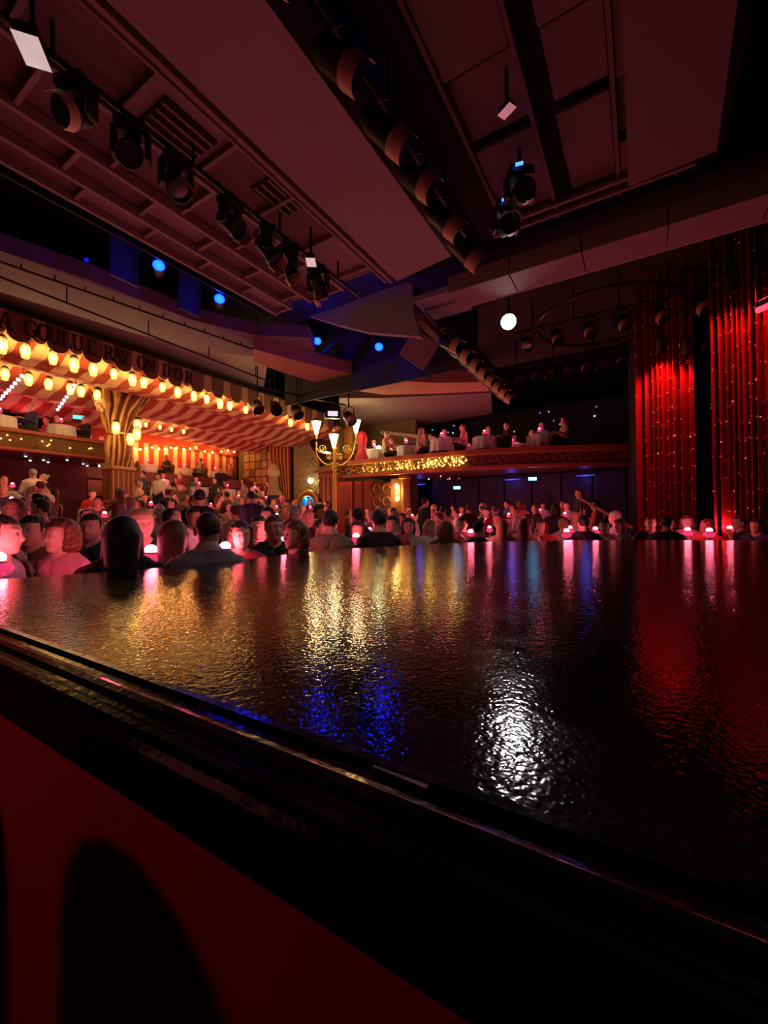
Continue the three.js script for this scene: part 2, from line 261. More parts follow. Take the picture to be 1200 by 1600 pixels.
{
  const spots = [[120, 135], [205, 200], [275, 250], [360, 305], [418, 372], [450, 385], [497, 420]];
  spots.forEach(([px, py], i) => { let p = atX(px, py, -4.35); if (i > 7) p = at(415, 425, 7.4); if (p.z > 2.5) p.z = 2.4; p.y = 4.33; movingHead(p, 0.4 + i * 0.5, 0.7 + 0.12 * (i % 3), `black moving light, ${ORD[i]} along the pipe under the coffered ceiling`, 0.95, i !== 1); });
  const c = V(-1.5, 0, -3.5);
  for (let i = 0; i < 11; i++) { const z = -5.6 + i * 0.72; parCan(V(pB.x + 0.35, 4.38, z), V(0.9, -1, -0.4 + 0.2 * (i % 3)), `black spotlight with tan hood, ${ORD[i]} from the crossbeam beside the flat ceiling panel`, 'spotlights beside the ceiling panel', 1.1); }
  const b0 = atY(655, 497, 4.15), b1 = atY(776, 612, 4.15);
  for (let i = 0; i < 8; i++) { const p = b0.clone().lerp(b1, 0.12 + i * 0.11); p.x += 0.32; p.y = 4.12; parCan(p, V(1, -0.7, 0.3), `hooded spotlight, ${ORD[i]} along the narrow receding beam`, 'spotlights on the receding beam', 1.15); mesh('arm', bar(V(-0.28, 0.03, 0), V(0, 0.05, 0), 0.04, 0.04), M.blackMetal, scene.children[scene.children.length - 1]); }
  for (let i = 0; i < 12; i++) parCan(V(-3.1 + i * 0.4, 4.33, -11.6), V(0.2 * ((i % 3) - 1), -0.8, 1), `dark hooded spotlight, ${ORD[i]} on the long pipe before the balcony`, 'spotlights before the balcony', 1.0);
  for (let i = 0; i < 7; i++) parCan(V(-2.1 + i * 0.62, 4.43, -9.6), V(0.3, -0.9, 0.8), `hooded spotlight, ${ORD[i]} on the pipe below the oval ring`, 'spotlights below the oval ring', 1.0);
  // two units with blue status screens
  [[812, 300], [790, 350]].forEach(([px, py], i) => {
    const p = atY(px, py, 4.3); const t = movingHead(V(p.x, 4.62, p.z), 0.6, 0.4, i ? 'moving light with blue display nearest the crossbeam' : 'moving light with blue display below the dark coffers', 1);
    const n = p.clone().sub(camera.position).setY(0).normalize(); const yaw = Math.atan2(-n.x, -n.z) - t.rotation.y;
    mesh('stem', cyl(0.025, 0.025, 0.5, 0, 0.25, 0), M.blackMetal, t);
    mesh('display', box(0.09, 0.04, 0.01, 0, -0.11, 0.18).rotateY(yaw), glow(lin(0.02, 0.05, 0.2), lin(0.05, 0.2, 1), 3), t);
  });
  // pale reflective panels; weak emission on the face stands in for reflected light
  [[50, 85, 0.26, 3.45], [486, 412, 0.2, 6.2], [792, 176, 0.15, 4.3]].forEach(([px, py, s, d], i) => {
    const p = at(px, py, d), t = thing('glow_reflector', ['white reflector with added glow on the coffered ceiling at the top corner', 'small white reflector with added glow at the end of the moving light pipe', 'pale pink diamond reflector with added glow hanging among the dark coffers'][i], 'reflector', p, [0.9, 0.6, 1.1][i]);
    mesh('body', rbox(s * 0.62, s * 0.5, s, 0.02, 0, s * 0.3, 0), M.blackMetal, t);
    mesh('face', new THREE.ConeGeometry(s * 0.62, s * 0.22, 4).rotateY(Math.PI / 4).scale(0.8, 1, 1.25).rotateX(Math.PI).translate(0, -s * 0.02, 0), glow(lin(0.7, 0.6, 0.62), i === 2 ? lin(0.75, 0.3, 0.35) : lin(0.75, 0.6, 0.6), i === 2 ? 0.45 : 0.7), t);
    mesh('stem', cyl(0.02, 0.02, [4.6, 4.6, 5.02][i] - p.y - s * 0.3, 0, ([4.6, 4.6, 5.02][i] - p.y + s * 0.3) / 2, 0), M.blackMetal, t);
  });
  // bright white spotlight facing the hall
  {
    const p = at(795, 502, 8.2), dir = V(0.35, -0.5, 1).normalize(), tgt = V(-0.4, 0.2, -0.6);
    const d2 = tgt.clone().sub(p).normalize();
    const t = thing('white_spotlight', 'blazing white spotlight hanging below the crossbeam', 'spotlight', p);
    const h = new THREE.Group(); h.name = 'can'; h.quaternion.setFromUnitVectors(V(0, 0, 1), d2); t.add(h);
    mesh('housing', lathe([[0, -0.3], [0.09, -0.28], [0.14, -0.12], [0.15, 0.24], [0.14, 0.24], [0.135, 0.0]], 20).rotateX(Math.PI / 2), M.blackMetal, h);
    mesh('lens', new THREE.SphereGeometry(0.138, 20, 10, 0, Math.PI * 2, 0, Math.PI / 2).scale(1, 0.4, 1).rotateX(Math.PI / 2).translate(0, 0, 0.02), glow(0xffffff, lin(1, 0.93, 0.95), 110), h);
    mesh('hanger', cyl(0.02, 0.02, 5.15 - p.y, 0, (5.15 - p.y) / 2 + 0.08, 0), M.blackMetal, t);
    const s = new THREE.SpotLight(lin(1, 0.93, 0.96), 8, 0, 0.5, 0.6, 2); s.position.copy(d2).multiplyScalar(0.3); s.castShadow = true; s.shadow.radius = 5; s.target.position.copy(d2).multiplyScalar(3); s.name = 'light'; t.add(s, s.target);
  }
  // blue lights
  [[248, 415, 7.6], [343, 467, 8.6], [496, 533, 11.2], [592, 542, 10.3], [135, 406, 7.6]].forEach(([px, py, d], i) => {
    const p = at(px, py, d), s = i === 4 ? 0.35 : 1, t = thing('blue_light', ['blue stage light in the dark slot, nearer the coffered field', 'blue stage light in the dark slot, nearer the bulkhead tip', 'blue stage light glowing in the recess beside the bulkhead tip', 'blue stage light glowing in the recess under the slate bulkhead', 'tiny blue indicator light deep in the dark ceiling slot'][i], 'stage light', p, Math.atan2(-p.x, -p.z));
    t.scale.setScalar(s);
    mesh('housing', lathe([[0, -0.25], [0.1, -0.23], [0.12, -0.05], [0.125, 0.02], [0.115, 0.02]], 18).rotateX(Math.PI / 2), M.blackMetal, t);
    mesh('lens', new THREE.SphereGeometry(0.1, 16, 8, 0, Math.PI * 2, 0, Math.PI / 2).scale(1, 0.3, 1).rotateX(Math.PI / 2), glow(lin(0.1, 0.2, 0.9), lin(0.0003, 0.008, 1), i === 4 ? 2 : 45), t);
    mesh('stem', rod(V(0, 0.05, -0.14), V(0, (i === 2 || i === 3) ? 0.66 : (6.4 - p.y) / s, -0.14), 0.02), M.blackMetal, t);
    if (i < 4) pointLight(t, lin(0.01, 0.03, 1), 0.9, 0, 0, 0.12, 3);
  });
  // soft wash light above the stage, outside the frame
  {
    const p = V(0.9, 4.2, -2.6), q = V(-3.6, -0.1, -3.4), d = q.clone().sub(p).normalize();
    const t = parCan(p.clone().add(V(0, 0.24, 0)), d, 'soft wash spotlight above the stage aimed at the front tables', undefined, 1, false);
    mesh('stem', cyl(0.02, 0.02, 0.55, 0, 0.3, 0), M.blackMetal, t);
    const h = t.children.find((c) => c.name === 'can'); h.children.find((c) => c.name === 'lens').material = glow(lin(0.8, 0.75, 0.75), lin(1, 0.74, 0.76), 1.2);
    const l = new THREE.SpotLight(lin(1, 0.74, 0.76), 10, 0, 0.55, 0.9, 2); l.position.set(0, 0, 0.21); l.target.position.set(0, 0, 3); l.castShadow = true; l.shadow.radius = 5; l.name = 'light'; h.add(l, l.target);
  }
  // recess linings that catch the blue
  const R = struct('wall_recess', null, null, 'dark recess linings lit blue under the slate bulkhead');
  const a = at(488, 532, 11.3), b = at(592, 542, 10.3), navy = mat(lin(0.02, 0.02, 0.03), 0.7);
  mesh('lining', box(6.2, 2.6, 0.06, (a.x + b.x) / 2 + 0.2, 5.1, Math.min(a.z, b.z) - 0.75), navy, R);
  mesh('lining', box(4.2, 0.05, 1.1, (a.x + b.x) / 2, a.y + 0.75, (a.z + b.z) / 2 + 0.4), navy, R);
  for (const p of [a, b]) mesh('brace', bar(p.clone().add(V(0.15, -0.45, -0.1)), p.clone().add(V(0.95, 0.2, -0.4)), 0.07, 0.07), navy, R);
  mesh('lining', box(0.05, 1.0, 0.9, b.x + 1.0, b.y + 0.05, b.z - 0.2), navy, R);
  for (const [px, py, d] of [[248, 415, 7.6], [343, 467, 8.6]]) { const p = at(px, py, d); mesh('lining', box(0.06, 0.8, 0.5, p.x - 0.5, p.y + 0.1, p.z + 0.35), navy, R); }
  const sp = at(655, 546, 8.6); const sg = tag(mesh('hanging_plate', rbox(0.6, 0.6, 0.06, 0.02), M.panel), 'small tilted square plate hanging beside the narrow beam', 'plate'); sg.position.copy(sp); sg.rotation.set(0.5, 0.5, 0.75);
}

// ------------------------------------------------------------------ tent
const TX = -11, TY = 4.25;                       // front edge of the canopy
const zAt = (px) => { const k = (px - 600) / F, s = Math.sin(31.6 * Math.PI / 180), c = Math.cos(31.6 * Math.PI / 180), d = -TX / (s - c * k); return -c * d - s * k * d; };
{
  const canopy = thing('tent_canopy', 'red and cream striped tent canopy sagging in swags over the terraces', 'canopy', V(0, 0, 0));
  const xsup = [TX, -13.3, -16.4, -19.45], ysup = [TY - 0.05, TY - 0.02, TY + 0.02, TY + 0.1], z0 = 3.5, z1 = -15.4;
  for (let k = 0; k < 3; k++) {
    const nx = 24, nz = 190, pos = [], uv = [], idx = [];
    for (let i = 0; i <= nx; i++) for (let j = 0; j <= nz; j++) {
      const u = i / nx, z = z0 + (z1 - z0) * j / nz, x = xsup[k] + (xsup[k + 1] - xsup[k]) * u;
      let y = ysup[k] + (ysup[k + 1] - ysup[k]) * u - (k === 0 ? 0.34 : 0.42) * 4 * u * (1 - u) * (0.85 + 0.15 * Math.sin(z * 0.9 + k));
      y += 0.02 * Math.sin(z * 9.2 + u * 3 + k) * (1 - 0.5 * u) + 0.025 * Math.sin(u * 21 + Math.sin(z * 0.7) * 2);
      pos.push(x, y, z); uv.push(z / 1.15, u * 2);
      if (i < nx && j < nz) { const a = i * (nz + 1) + j, b = a + nz + 1; idx.push(a, b, a + 1, b, b + 1, a + 1); }
    }
    const g = new THREE.BufferGeometry(); g.setAttribute('position', new THREE.Float32BufferAttribute(pos, 3)); g.setAttribute('uv', new THREE.Float32BufferAttribute(uv, 2)); g.setIndex(idx); g.computeVertexNormals();
    mesh('swag', g, canopyMat, canopy);
    if (k) mesh('edge_cord', tube([V(xsup[k], ysup[k] - 0.01, z0), V(xsup[k], ysup[k] - 0.01, -6), V(xsup[k], ysup[k] - 0.01, z1)], 0.03, 30), M.stripeRed, canopy);
  }
  // scalloped valance
  const font = await new FontLoader().loadAsync('fonts/droid/droid_serif_bold.typeface.json');
  const val = thing('tent_valance', 'brown and tan scalloped valance with dark lettering along the tent edge', 'valance', V(0, 0, 0));
  const scal = (w, h) => { const s = new THREE.Shape(); s.moveTo(-w / 2, 0); s.lineTo(w / 2, 0); s.lineTo(w / 2, -h); for (let a = 0; a <= 10; a++) { const t = a / 10 * Math.PI; s.lineTo(w / 2 * Math.cos(t), -h - w * 0.42 * Math.sin(t)); } s.lineTo(-w / 2, 0); return new THREE.ExtrudeGeometry(s, { depth: 0.025, bevelEnabled: false, curveSegments: 4 }).rotateY(Math.PI / 2); };
  const gW = scal(0.4, 0.42), gN = scal(0.26, 0.4);
  let z = 3, k = 0;
  while (z > -13.6) { const wide = k % 2 === 0, w = wide ? 0.4 : 0.26; const m = mesh('scallop', wide ? gW : gN, wide ? M.valDark : M.valTan, val); m.position.set(TX + 0.02, TY + 0.32, z - w / 2); z -= w + 0.012; k++; }
  mesh('top_bar', box(0.1, 0.07, 17.5, TX, TY + 0.36, -5.3), M.blackMetal, val);
  const text = 'LAGOULUERAYONDOR', pxs = [-22, 5, 44, 64, 82, 100, 118, 140, 167, 181, 193, 219, 233, 258, 277, 293];
  [...text].forEach((ch, i) => { const g = new TextGeometry(ch, { font, size: 0.34, depth: 0.02, curveSegments: 3 }); g.computeBoundingBox(); g.translate(-g.boundingBox.max.x / 2, 0, 0).scale(0.74, 1.05, 1).rotateY(Math.PI / 2); const m = mesh('letter', g, M.letter, val); m.position.set(TX + 0.05, TY - 0.1, zAt(pxs[i])); });
  { const g = new TextGeometry("'", { font, size: 0.3, depth: 0.02 }).scale(0.7, 1, 1).rotateY(Math.PI / 2); const m = mesh('letter', g, M.letter, val); m.position.set(TX + 0.05, TY - 0.1, zAt(267)); }

  // lanterns on the edge and the second row
  const bulbM = glow(lin(0.9, 0.7, 0.3), lin(1, 0.8, 0.36), 7), lanGlass = glow(lin(0.9, 0.7, 0.3), lin(1, 0.72, 0.22), 0.9, { transparent: true, opacity: 0.5 });
  const capG = join(cyl(0.045, 0.075, 0.05, 0, 0.0, 0, 10), cyl(0.008, 0.008, 0.16, 0, 0.1, 0, 6)), bodyG = lathe([[0.045, -0.03], [0.075, -0.08], [0.08, -0.19], [0.06, -0.29], [0.025, -0.31]], 12), bulbG = new THREE.SphereGeometry(0.04, 12, 8).scale(1, 1.7, 1).translate(0, -0.15, 0);
  const cage = join(...[0, 1, 2, 3, 4, 5].map((a) => { const t = a * Math.PI / 3; return tube([V(0.046 * Math.cos(t), -0.03, 0.046 * Math.sin(t)), V(0.082 * Math.cos(t), -0.1, 0.082 * Math.sin(t)), V(0.084 * Math.cos(t), -0.2, 0.084 * Math.sin(t)), V(0, -0.315, 0)], 0.005, 6, 4); }));
  function lantern(p, label, cd, group, s = 1) { const t = thing('hanging_lantern', label, 'lantern', p, 0, group); t.scale.setScalar(s); mesh('cap', capG, M.blackMetal, t); mesh('globe', bodyG, lanGlass, t); mesh('cage', cage, M.brass, t); mesh('bulb', bulbG, bulbM, t); pointLight(t, lin(1, 0.57, 0.17), cd, 0, -0.13, 0, 2.5); return t; }
  const row1 = [[-30, 512], [3, 525], [40, 533], [83, 545], [116, 558], [146, 564], [178, 574], [207, 581], [225, 586], [254, 594], [278, 604], [303, 606], [323, 609], [344, 612], [359, 616], [384, 624], [454, 640], [480, 648], [494, 650]];
  row1.forEach(([x, y], i) => { const p = atX(x, y, TX - 0.12); p.y = Math.min(p.y + 0.13, TY - 0.2); lantern(p, `glowing yellow lantern, ${ORD[i]} along the scalloped valance edge`, 0.75, 'lanterns along the valance', (x < 160 ? 1.1 : 1.0) + 0.08 * ((i * 5) % 3 - 1)); });
  const row2 = [[-25, 556], [8, 565], [45, 575], [76, 580], [110, 590], [127, 592], [152, 595]];
  row2.forEach(([x, y], i) => { const p = atX(x, y, -13.3); p.y = Math.min(p.y + 0.13, TY - 0.2); lantern(p, `warm lantern, ${ORD[i]} on the inner cord toward the draped pillar`, 0.7, 'lanterns on the inner cord', 1.08); });
  [[228, 658], [250, 662], [268, 664], [287, 667]].forEach(([x, y], i) => { const p = atX(x, y, -16.4); p.y = Math.min(p.y + 0.1, TY - 0.15); lantern(p, `small lantern, ${ORD[i]} from the pillar under the deep red swag`, 0.7, 'lanterns under the deep swag', 0.7); });
  // pillar cluster
  // white bulbs in rows on the canopy over the side balcony
  const led = glow(0xffffff, lin(0.8, 0.85, 1), 3.2), ledG = new THREE.SphereGeometry(0.045, 8, 6);
  [[36, 583, -2, 624], [118, 598, 88, 641]].forEach(([x0, y0, x1, y1], r) => { const a = atY(x0, y0, TY - 0.42), b = atY(x1, y1, TY - 0.4); const t = thing('bulb_strip', r ? 'slanting strip of white bulbs nearer the draped pillar' : 'slanting strip of white bulbs at the far end of the tent', 'light strip', V(0, 0, 0)); mesh('cable', rod(a, b, 0.015), M.blackMetal, t); for (let i = 0; i < 8; i++) { const m = mesh('bulb', ledG, led, t); m.position.lerpVectors(a, b, (i + 0.3) / 8); m.position.y -= 0.04; } for (const q of [a, b]) mesh('hook', rod(q, q.clone().add(V(0, 0.4, 0)), 0.008, 5), M.blackMetal, t); });
  // striped rear wall
  const W = struct('wall_tent', null, null, 'red and cream striped tent wall behind the top terrace');
  for (let i = 0; i < 36; i++) { const zz = -7.3 - i * 0.235; mesh('stripe', rbox(0.1, 2.6, 0.225, 0.03, -19.42, 3.1, zz), i % 2 ? M.stripeRed : M.stripeCream, W); }
  mesh('pelmet', box(0.06, 0.5, 8.4, -19.3, 4.05, -11.5), M.stripeRed, W);
  const small = glow(lin(0.9, 0.7, 0.3), lin(1, 0.62, 0.15), 7), sG = new THREE.SphereGeometry(0.055, 10, 8);
  const xs2 = [210, 219, 228, 238, 248, 258, 267, 276, 287, 297, 306, 320, 332, 346, 356, 366];
  const gar = thing('fairy_light_string', 'string of yellow bulbs hung across the striped tent wall', 'string lights', V(0, 0, 0));
  const gp = xs2.map((x, i) => { const p = atX(x, 699 + 1.5 * Math.sin(i * 1.7) + (i > 10 ? 5 : 0), -19.2); return p; });
  mesh('cable', tube(gp, 0.012, 60, 5), M.blackMetal, gar);
  gp.forEach((p, i) => { const m = mesh('bulb', sG, small, gar); m.position.copy(p); m.position.y -= 0.05; if (i % 2 === 0) pointLight(gar, lin(1, 0.52, 0.1), 1.2, p.x + 0.09, p.y - 0.06, p.z, 3); });
  // draped pillar
  const base = at(185, 770, 12.7), P = thing('draped_pillar', 'pillar wrapped in gathered gold and brown striped drapery flaring to the canopy', 'pillar', V(base.x, 0.3, base.z));
  mesh('plinth', join(rbox(0.62, 1.5, 0.62, 0.03, 0, 0.75, 0), rbox(0.7, 0.12, 0.7, 0.02, 0, 0.06, 0), rbox(0.7, 0.08, 0.7, 0.02, 0, 0.5, 0), rbox(0.72, 0.1, 0.72, 0.02, 0, 1.52, 0)), M.woodLight, P);
  for (let i = 0; i < 4; i++) for (let f = 0; f < 4; f++) { const m = mesh('pilaster', rbox(0.09, 0.95, 0.03, 0.012, -0.21 + i * 0.14, 1.0, 0.315), M.wood, P); m.rotation.y = f * Math.PI / 2; const q = V(-0.21 + i * 0.14, 0, 0).applyAxisAngle(V(0, 1, 0), 0); m.geometry = rbox(0.09, 0.95, 0.03, 0.012, -0.21 + i * 0.14, 1.0, 0.315); }
  const nu = 120, nv = 26, pos = [], idx = [], col = [];
  for (let j = 0; j <= nv; j++) for (let i = 0; i <= nu; i++) {
    const v = j / nv, a = i / nu * Math.PI * 2, y = 1.55 + v * 2.42;
    const pin = Math.exp(-Math.pow((v - 0.42) / 0.1, 2)) * 0.07;
    let r = 0.27 + 0.06 * Math.sin(v * 5) - pin + Math.pow(Math.max(0, v - 0.4) / 0.6, 1.7) * 0.62;
    r += (0.03 + 0.05 * v) * Math.sin(a * 13 + v * 7 + Math.sin(v * 9)) + 0.035 * Math.sin(a * 7 - v * 9) * (0.5 + v);
    pos.push(r * Math.cos(a), y, r * Math.sin(a));
    const s = Math.sin(a * 13 + v * 7 + Math.sin(v * 9) + 0.8) > 0.1; col.push(...(s ? [0.42, 0.22, 0.06] : [0.1, 0.022, 0.01]));
    if (i < nu && j < nv) { const q = j * (nu + 1) + i, w = q + nu + 1; idx.push(q, w, q + 1, w, w + 1, q + 1); }
  }
  const dg = new THREE.BufferGeometry(); dg.setAttribute('position', new THREE.Float32BufferAttribute(pos, 3)); dg.setAttribute('color', new THREE.Float32BufferAttribute(col, 3)); dg.setIndex(idx); dg.computeVertexNormals();
  mesh('drapery', dg, mat(0xffffff, 0.75, { vertexColors: true }), P);
  mesh('tie_band', new THREE.TorusGeometry(0.29, 0.04, 8, 30).rotateX(Math.PI / 2).translate(0, 2.58, 0), M.gold, P);
  mesh('rosette', new THREE.TorusKnotGeometry(0.11, 0.04, 60, 8, 2, 5).translate(0.25, 3.3, 0.62), M.stripeCream, P);
  [[181, 664], [215, 660], [214, 674], [204, 682]].forEach(([x, y], i) => { const p = at(x, y, 12.1); lantern(p.add(V(0, 0.12, 0)), `round lantern, ${ORD[i]} of the cluster hung on the draped pillar`, 0.9, 'lanterns on the pillar', 1.25); });
  { const p = at(152, 597, 12.0); void p; }
}

// side balcony
const nF = noiseField(512, 60, 31), nG = noiseField(512, 120, 32);
const filigree = dataTex(512, (i) => { const v = 255 * Math.min(1, Math.max(0, (0.6 * nF[i] + 0.4 * nG[i] - 0.38) * 4)); return [v, v, v]; });
const goldRelief = mat(lin(0.22, 0.12, 0.045), 0.45, { metalness: 0.55, bumpMap: filigree, bumpScale: 0.03 });
const redRelief = mat(lin(0.2, 0.05, 0.05), 0.5, { metalness: 0.3, bumpMap: filigree, bumpScale: 0.03 });
const fairyM = glow(lin(0.9, 0.6, 0.2), lin(1, 0.6, 0.13), 5);
{
  const B = struct('floor_balcony', null, null, 'side balcony floor under the striped tent');
  mesh('deck', box(4.5, 0.3, 11, -17.2, 2.4, -1.7), M.wood, B);
  const zE = atX(166, 700, -15).z, L = zE - 3.6;
  const fb = thing('balcony_parapet', 'carved gold and brown balcony front beside the draped pillar', 'parapet', V(-15, 0, 0));
  const zm = (3.6 + zE) / 2, len = 3.6 - zE;
  mesh('panel', planarUV(box(0.12, 0.42, len, 0, 2.52, zm), 'z', 'y', 1.2), goldRelief, fb);
  mesh('top_rail', rbox(0.26, 0.12, len, 0.03, 0, 2.8, zm), M.woodRed, fb);
  mesh('lower_rail', rbox(0.22, 0.1, len, 0.03, 0, 2.28, zm), M.woodRed, fb);
  const im = new THREE.InstancedMesh(new THREE.SphereGeometry(0.022, 6, 5), fairyM, 46); im.name = 'fairy_bulbs'; im.userData.kind = 'stuff'; const r = rng(5), m4 = new THREE.Matrix4();
  for (let i = 0; i < 46; i++) { m4.makeTranslation(0.1, 2.4 + r() * 0.34, 3 - r() * (len - 1)); im.setMatrixAt(i, m4); } fb.add(im);
  struct('wall_under_balcony', box(0.2, 1.5, 11, -17.2, 1.6, -1.7), mat(lin(0.16, 0.03, 0.04), 0.8), 'dark maroon wall under the side balcony');
  // downlights under it
  [[40, 712], [68, 718], [60, 724], [105, 718], [130, 724], [123, 729], [155, 728], [20, 724]].forEach(([x, y], i) => { const p = atY(x, y, 2.24); if (p.x < -17.1) p.x = -16.9; const t = thing('downlight', `small white downlight, ${ORD[i]} under the side balcony`, 'downlight', p, 0, 'downlights under the side balcony'); mesh('rim', new THREE.TorusGeometry(0.055, 0.012, 6, 14).rotateX(Math.PI / 2), M.chrome, t); mesh('bulb', new THREE.SphereGeometry(0.045, 8, 6), glow(0xffffff, lin(0.8, 0.85, 1), 2.5), t); });
  const ex = at(123, 652, 14.5); const es = thing('exit_sign', 'small cyan lit sign at the back of the side balcony', 'sign', ex, Math.atan2(-ex.x, -ex.z)); mesh('case', rbox(0.36, 0.16, 0.06, 0.01, 0, 0, -0.035), M.blackMetal, es); mesh('panel', box(0.33, 0.13, 0.01), glow(lin(0.1, 0.5, 0.6), lin(0.1, 0.7, 1), 1.6), es); mesh('stand', box(0.03, ex.y - 2.55, 0.03, 0, -(ex.y - 2.55) / 2, -0.04), M.blackMetal, es);
}

// curved balcony
const balPx = [[528, 15.6], [560, 15.2], [610, 14.5], [660, 13.9], [715, 13.3], [770, 12.9], [830, 12.6], [900, 12.4], [960, 12.3], [1003, 12.3]];
const balPts = balPx.map(([x, d]) => { const p = at(x, 810, d); p.y = 0; return p; });
const balCurve = new THREE.CatmullRomCurve3(balPts);
{
  const back = [V(balPts[9].x, 0, -20.3), V(balPts[0].x, 0, -20.3)];
  struct('floor_gallery', slab([...balCurve.getPoints(40), ...back], 1.95, 0.2), M.wood, 'curved balcony floor in front of the rear wall');
  const fb = thing('gallery_parapet', 'long curved balcony front with gold and dark red filigree panels', 'parapet', V(0, 0, 0));
  function ribbon(t0, t1, y0, y1, off, thick) {        // a band that follows the curve
    const n = 24, pos = [], uv = [], idx = [];
    const len = balCurve.getLength();
    for (let i = 0; i <= n; i++) { const t = t0 + (t1 - t0) * i / n, p = balCurve.getPointAt(t), tg = balCurve.getTangentAt(t), nn = V(-tg.z, 0, tg.x).normalize(); if (nn.z < 0) nn.negate();
      for (const [o, y] of [[off, y0], [off + thick, y0], [off + thick, y1], [off, y1]]) { pos.push(p.x + nn.x * o, y, p.z + nn.z * o); uv.push(t * len * 0.9, y * 0.9); } }
    for (let i = 0; i < n; i++) for (let k = 0; k < 4; k++) { const a = i * 4 + k, b = i * 4 + (k + 1) % 4; idx.push(a, a + 4, b, b, a + 4, b + 4); }
    idx.push(0, 1, 2, 0, 2, 3); const e = n * 4; idx.push(e, e + 2, e + 1, e, e + 3, e + 2);
    let g = new THREE.BufferGeometry(); g.setAttribute('position', new THREE.Float32BufferAttribute(pos, 3)); g.setAttribute('uv', new THREE.Float32BufferAttribute(uv, 2)); g.setIndex(idx); g = g.toNonIndexed(); g.computeVertexNormals(); return g;
  }
  mesh('gold_panel', ribbon(0, 0.5, 1.86, 2.22, 0, 0.1), goldRelief, fb);
  mesh('red_panel', ribbon(0.5, 1, 1.86, 2.22, 0, 0.1), redRelief, fb);
  mesh('top_rail', ribbon(0, 1, 2.24, 2.38, -0.06, 0.24), M.woodRed, fb);
  mesh('upper_bead', ribbon(0, 1, 2.2, 2.24, 0.06, 0.09), M.gold, fb);
  mesh('lower_rail', ribbon(0, 1, 1.76, 1.86, -0.02, 0.22), M.woodRed, fb);
  // scroll ornaments
  const sc = new THREE.TorusGeometry(0.1, 0.016, 5, 14); const r = rng(77);
  for (let i = 0; i < 44; i++) { const t = (i + 0.5) / 44, p = balCurve.getPointAt(t), tg = balCurve.getTangentAt(t), nn = V(-tg.z, 0, tg.x).normalize(); if (nn.z < 0) nn.negate(); const m = mesh('scroll', sc, t < 0.5 ? M.gold : M.woodRed, fb); m.position.set(p.x + nn.x * 0.12, 2.04 + 0.04 * (i % 2 ? 1 : -1), p.z + nn.z * 0.12); m.rotation.y = Math.atan2(nn.x, nn.z); }
  const im = new THREE.InstancedMesh(new THREE.SphereGeometry(0.02, 6, 5), fairyM, 150); im.name = 'fairy_bulbs'; im.userData.kind = 'stuff'; const m4 = new THREE.Matrix4();
  for (let i = 0; i < 150; i++) { const t = 0.08 + 0.42 * Math.sqrt(r()), p = balCurve.getPointAt(t); m4.makeTranslation(p.x + (r() - 0.5) * 0.05, 1.9 + r() * 0.3, p.z + 0.15); im.setMatrixAt(i, m4); } fb.add(im);
  for (let i = 0; i < 5; i++) { const p = balCurve.getPointAt(0.14 + i * 0.08); pointLight(fb, lin(1, 0.5, 0.1), 0.35, p.x, 2.05, p.z + 0.32, 4); }
  struct('wall_gallery_back', box(14, 2.9, 0.2, -3.0, 3.5, -18.6), mat(lin(0.015, 0.015, 0.03), 0.9), 'dark blue wall behind the curved balcony');
  const stars = []; const rs = rng(9);
  for (let i = 0; i < 14; i++) { const px = 600 + rs() * 380, py = 625 + rs() * 55; stars.push([px, py]); }
  stars.push([905, 627], [946, 629], [880, 636]);
  let n = 0;
  for (const [px, py] of stars) { const p = atZ(px, py, -18.485); if (p.x > 3.4 || p.x < -9 || p.y > 4.7 || p.y < 2.3) continue; const t = mesh('star_light', new THREE.SphereGeometry(0.035, 8, 6), glow(0xffffff, n % 3 ? lin(0.7, 0.75, 1) : lin(0.2, 0.3, 1), n % 4 ? 0.5 : 1.4)); t.position.copy(p); tag(t, 'tiny white pinpoint light on the dark wall above the balcony', 'light', 'pinpoint lights above the balcony'); n++; }
  const r2 = rng(19);
  for (let i = 0; i < 30; i++) { const px = 650 + r2() * 340, p = atY(px, 744 + r2() * 14, 1.93); if (p.z < -18) continue; const t = mesh('star_light', new THREE.SphereGeometry(0.03, 8, 6), glow(0xffffff, r2() < 0.7 ? lin(0.7, 0.8, 1) : lin(1, 0.2, 0.4), 1.2 + 1.5 * r2())); t.position.copy(p); tag(t, 'tiny pinpoint light in the dark soffit below the curved balcony', 'light', 'pinpoint lights below the balcony'); }
  // signs
  [[714, 762, 15.5], [832, 748, 13.6]].forEach(([x, y, d], i) => { const p = at(x, y, d), t = thing('exit_sign', i ? 'cyan lit sign under the red balcony section' : 'cyan lit sign under the gold balcony section', 'sign', p, Math.atan2(-p.x, -p.z)); mesh('case', rbox(0.28, 0.13, 0.06, 0.01, 0, 0, -0.035), M.blackMetal, t); mesh('panel', box(0.25, 0.1, 0.01), glow(lin(0.1, 0.5, 0.6), lin(0.1, 0.5, 1), 8), t); mesh('rod', rod(V(0, 0.06, -0.04), V(0, 1.95 - p.y, -0.04), 0.012), M.blackMetal, t); });
  // blue-lit back of the undercroft
  const uw = struct('wall_undercroft', null, null, 'dark blue panelled wall under the curved balcony');
  for (let i = 0; i < 9; i++) mesh('panel', rbox(1.0, 2.3, 0.08, 0.02, -7.2 + i * 1.05, 0.75, -16.6), mat(lin(0.025, 0.03, 0.07), 0.5), uw);
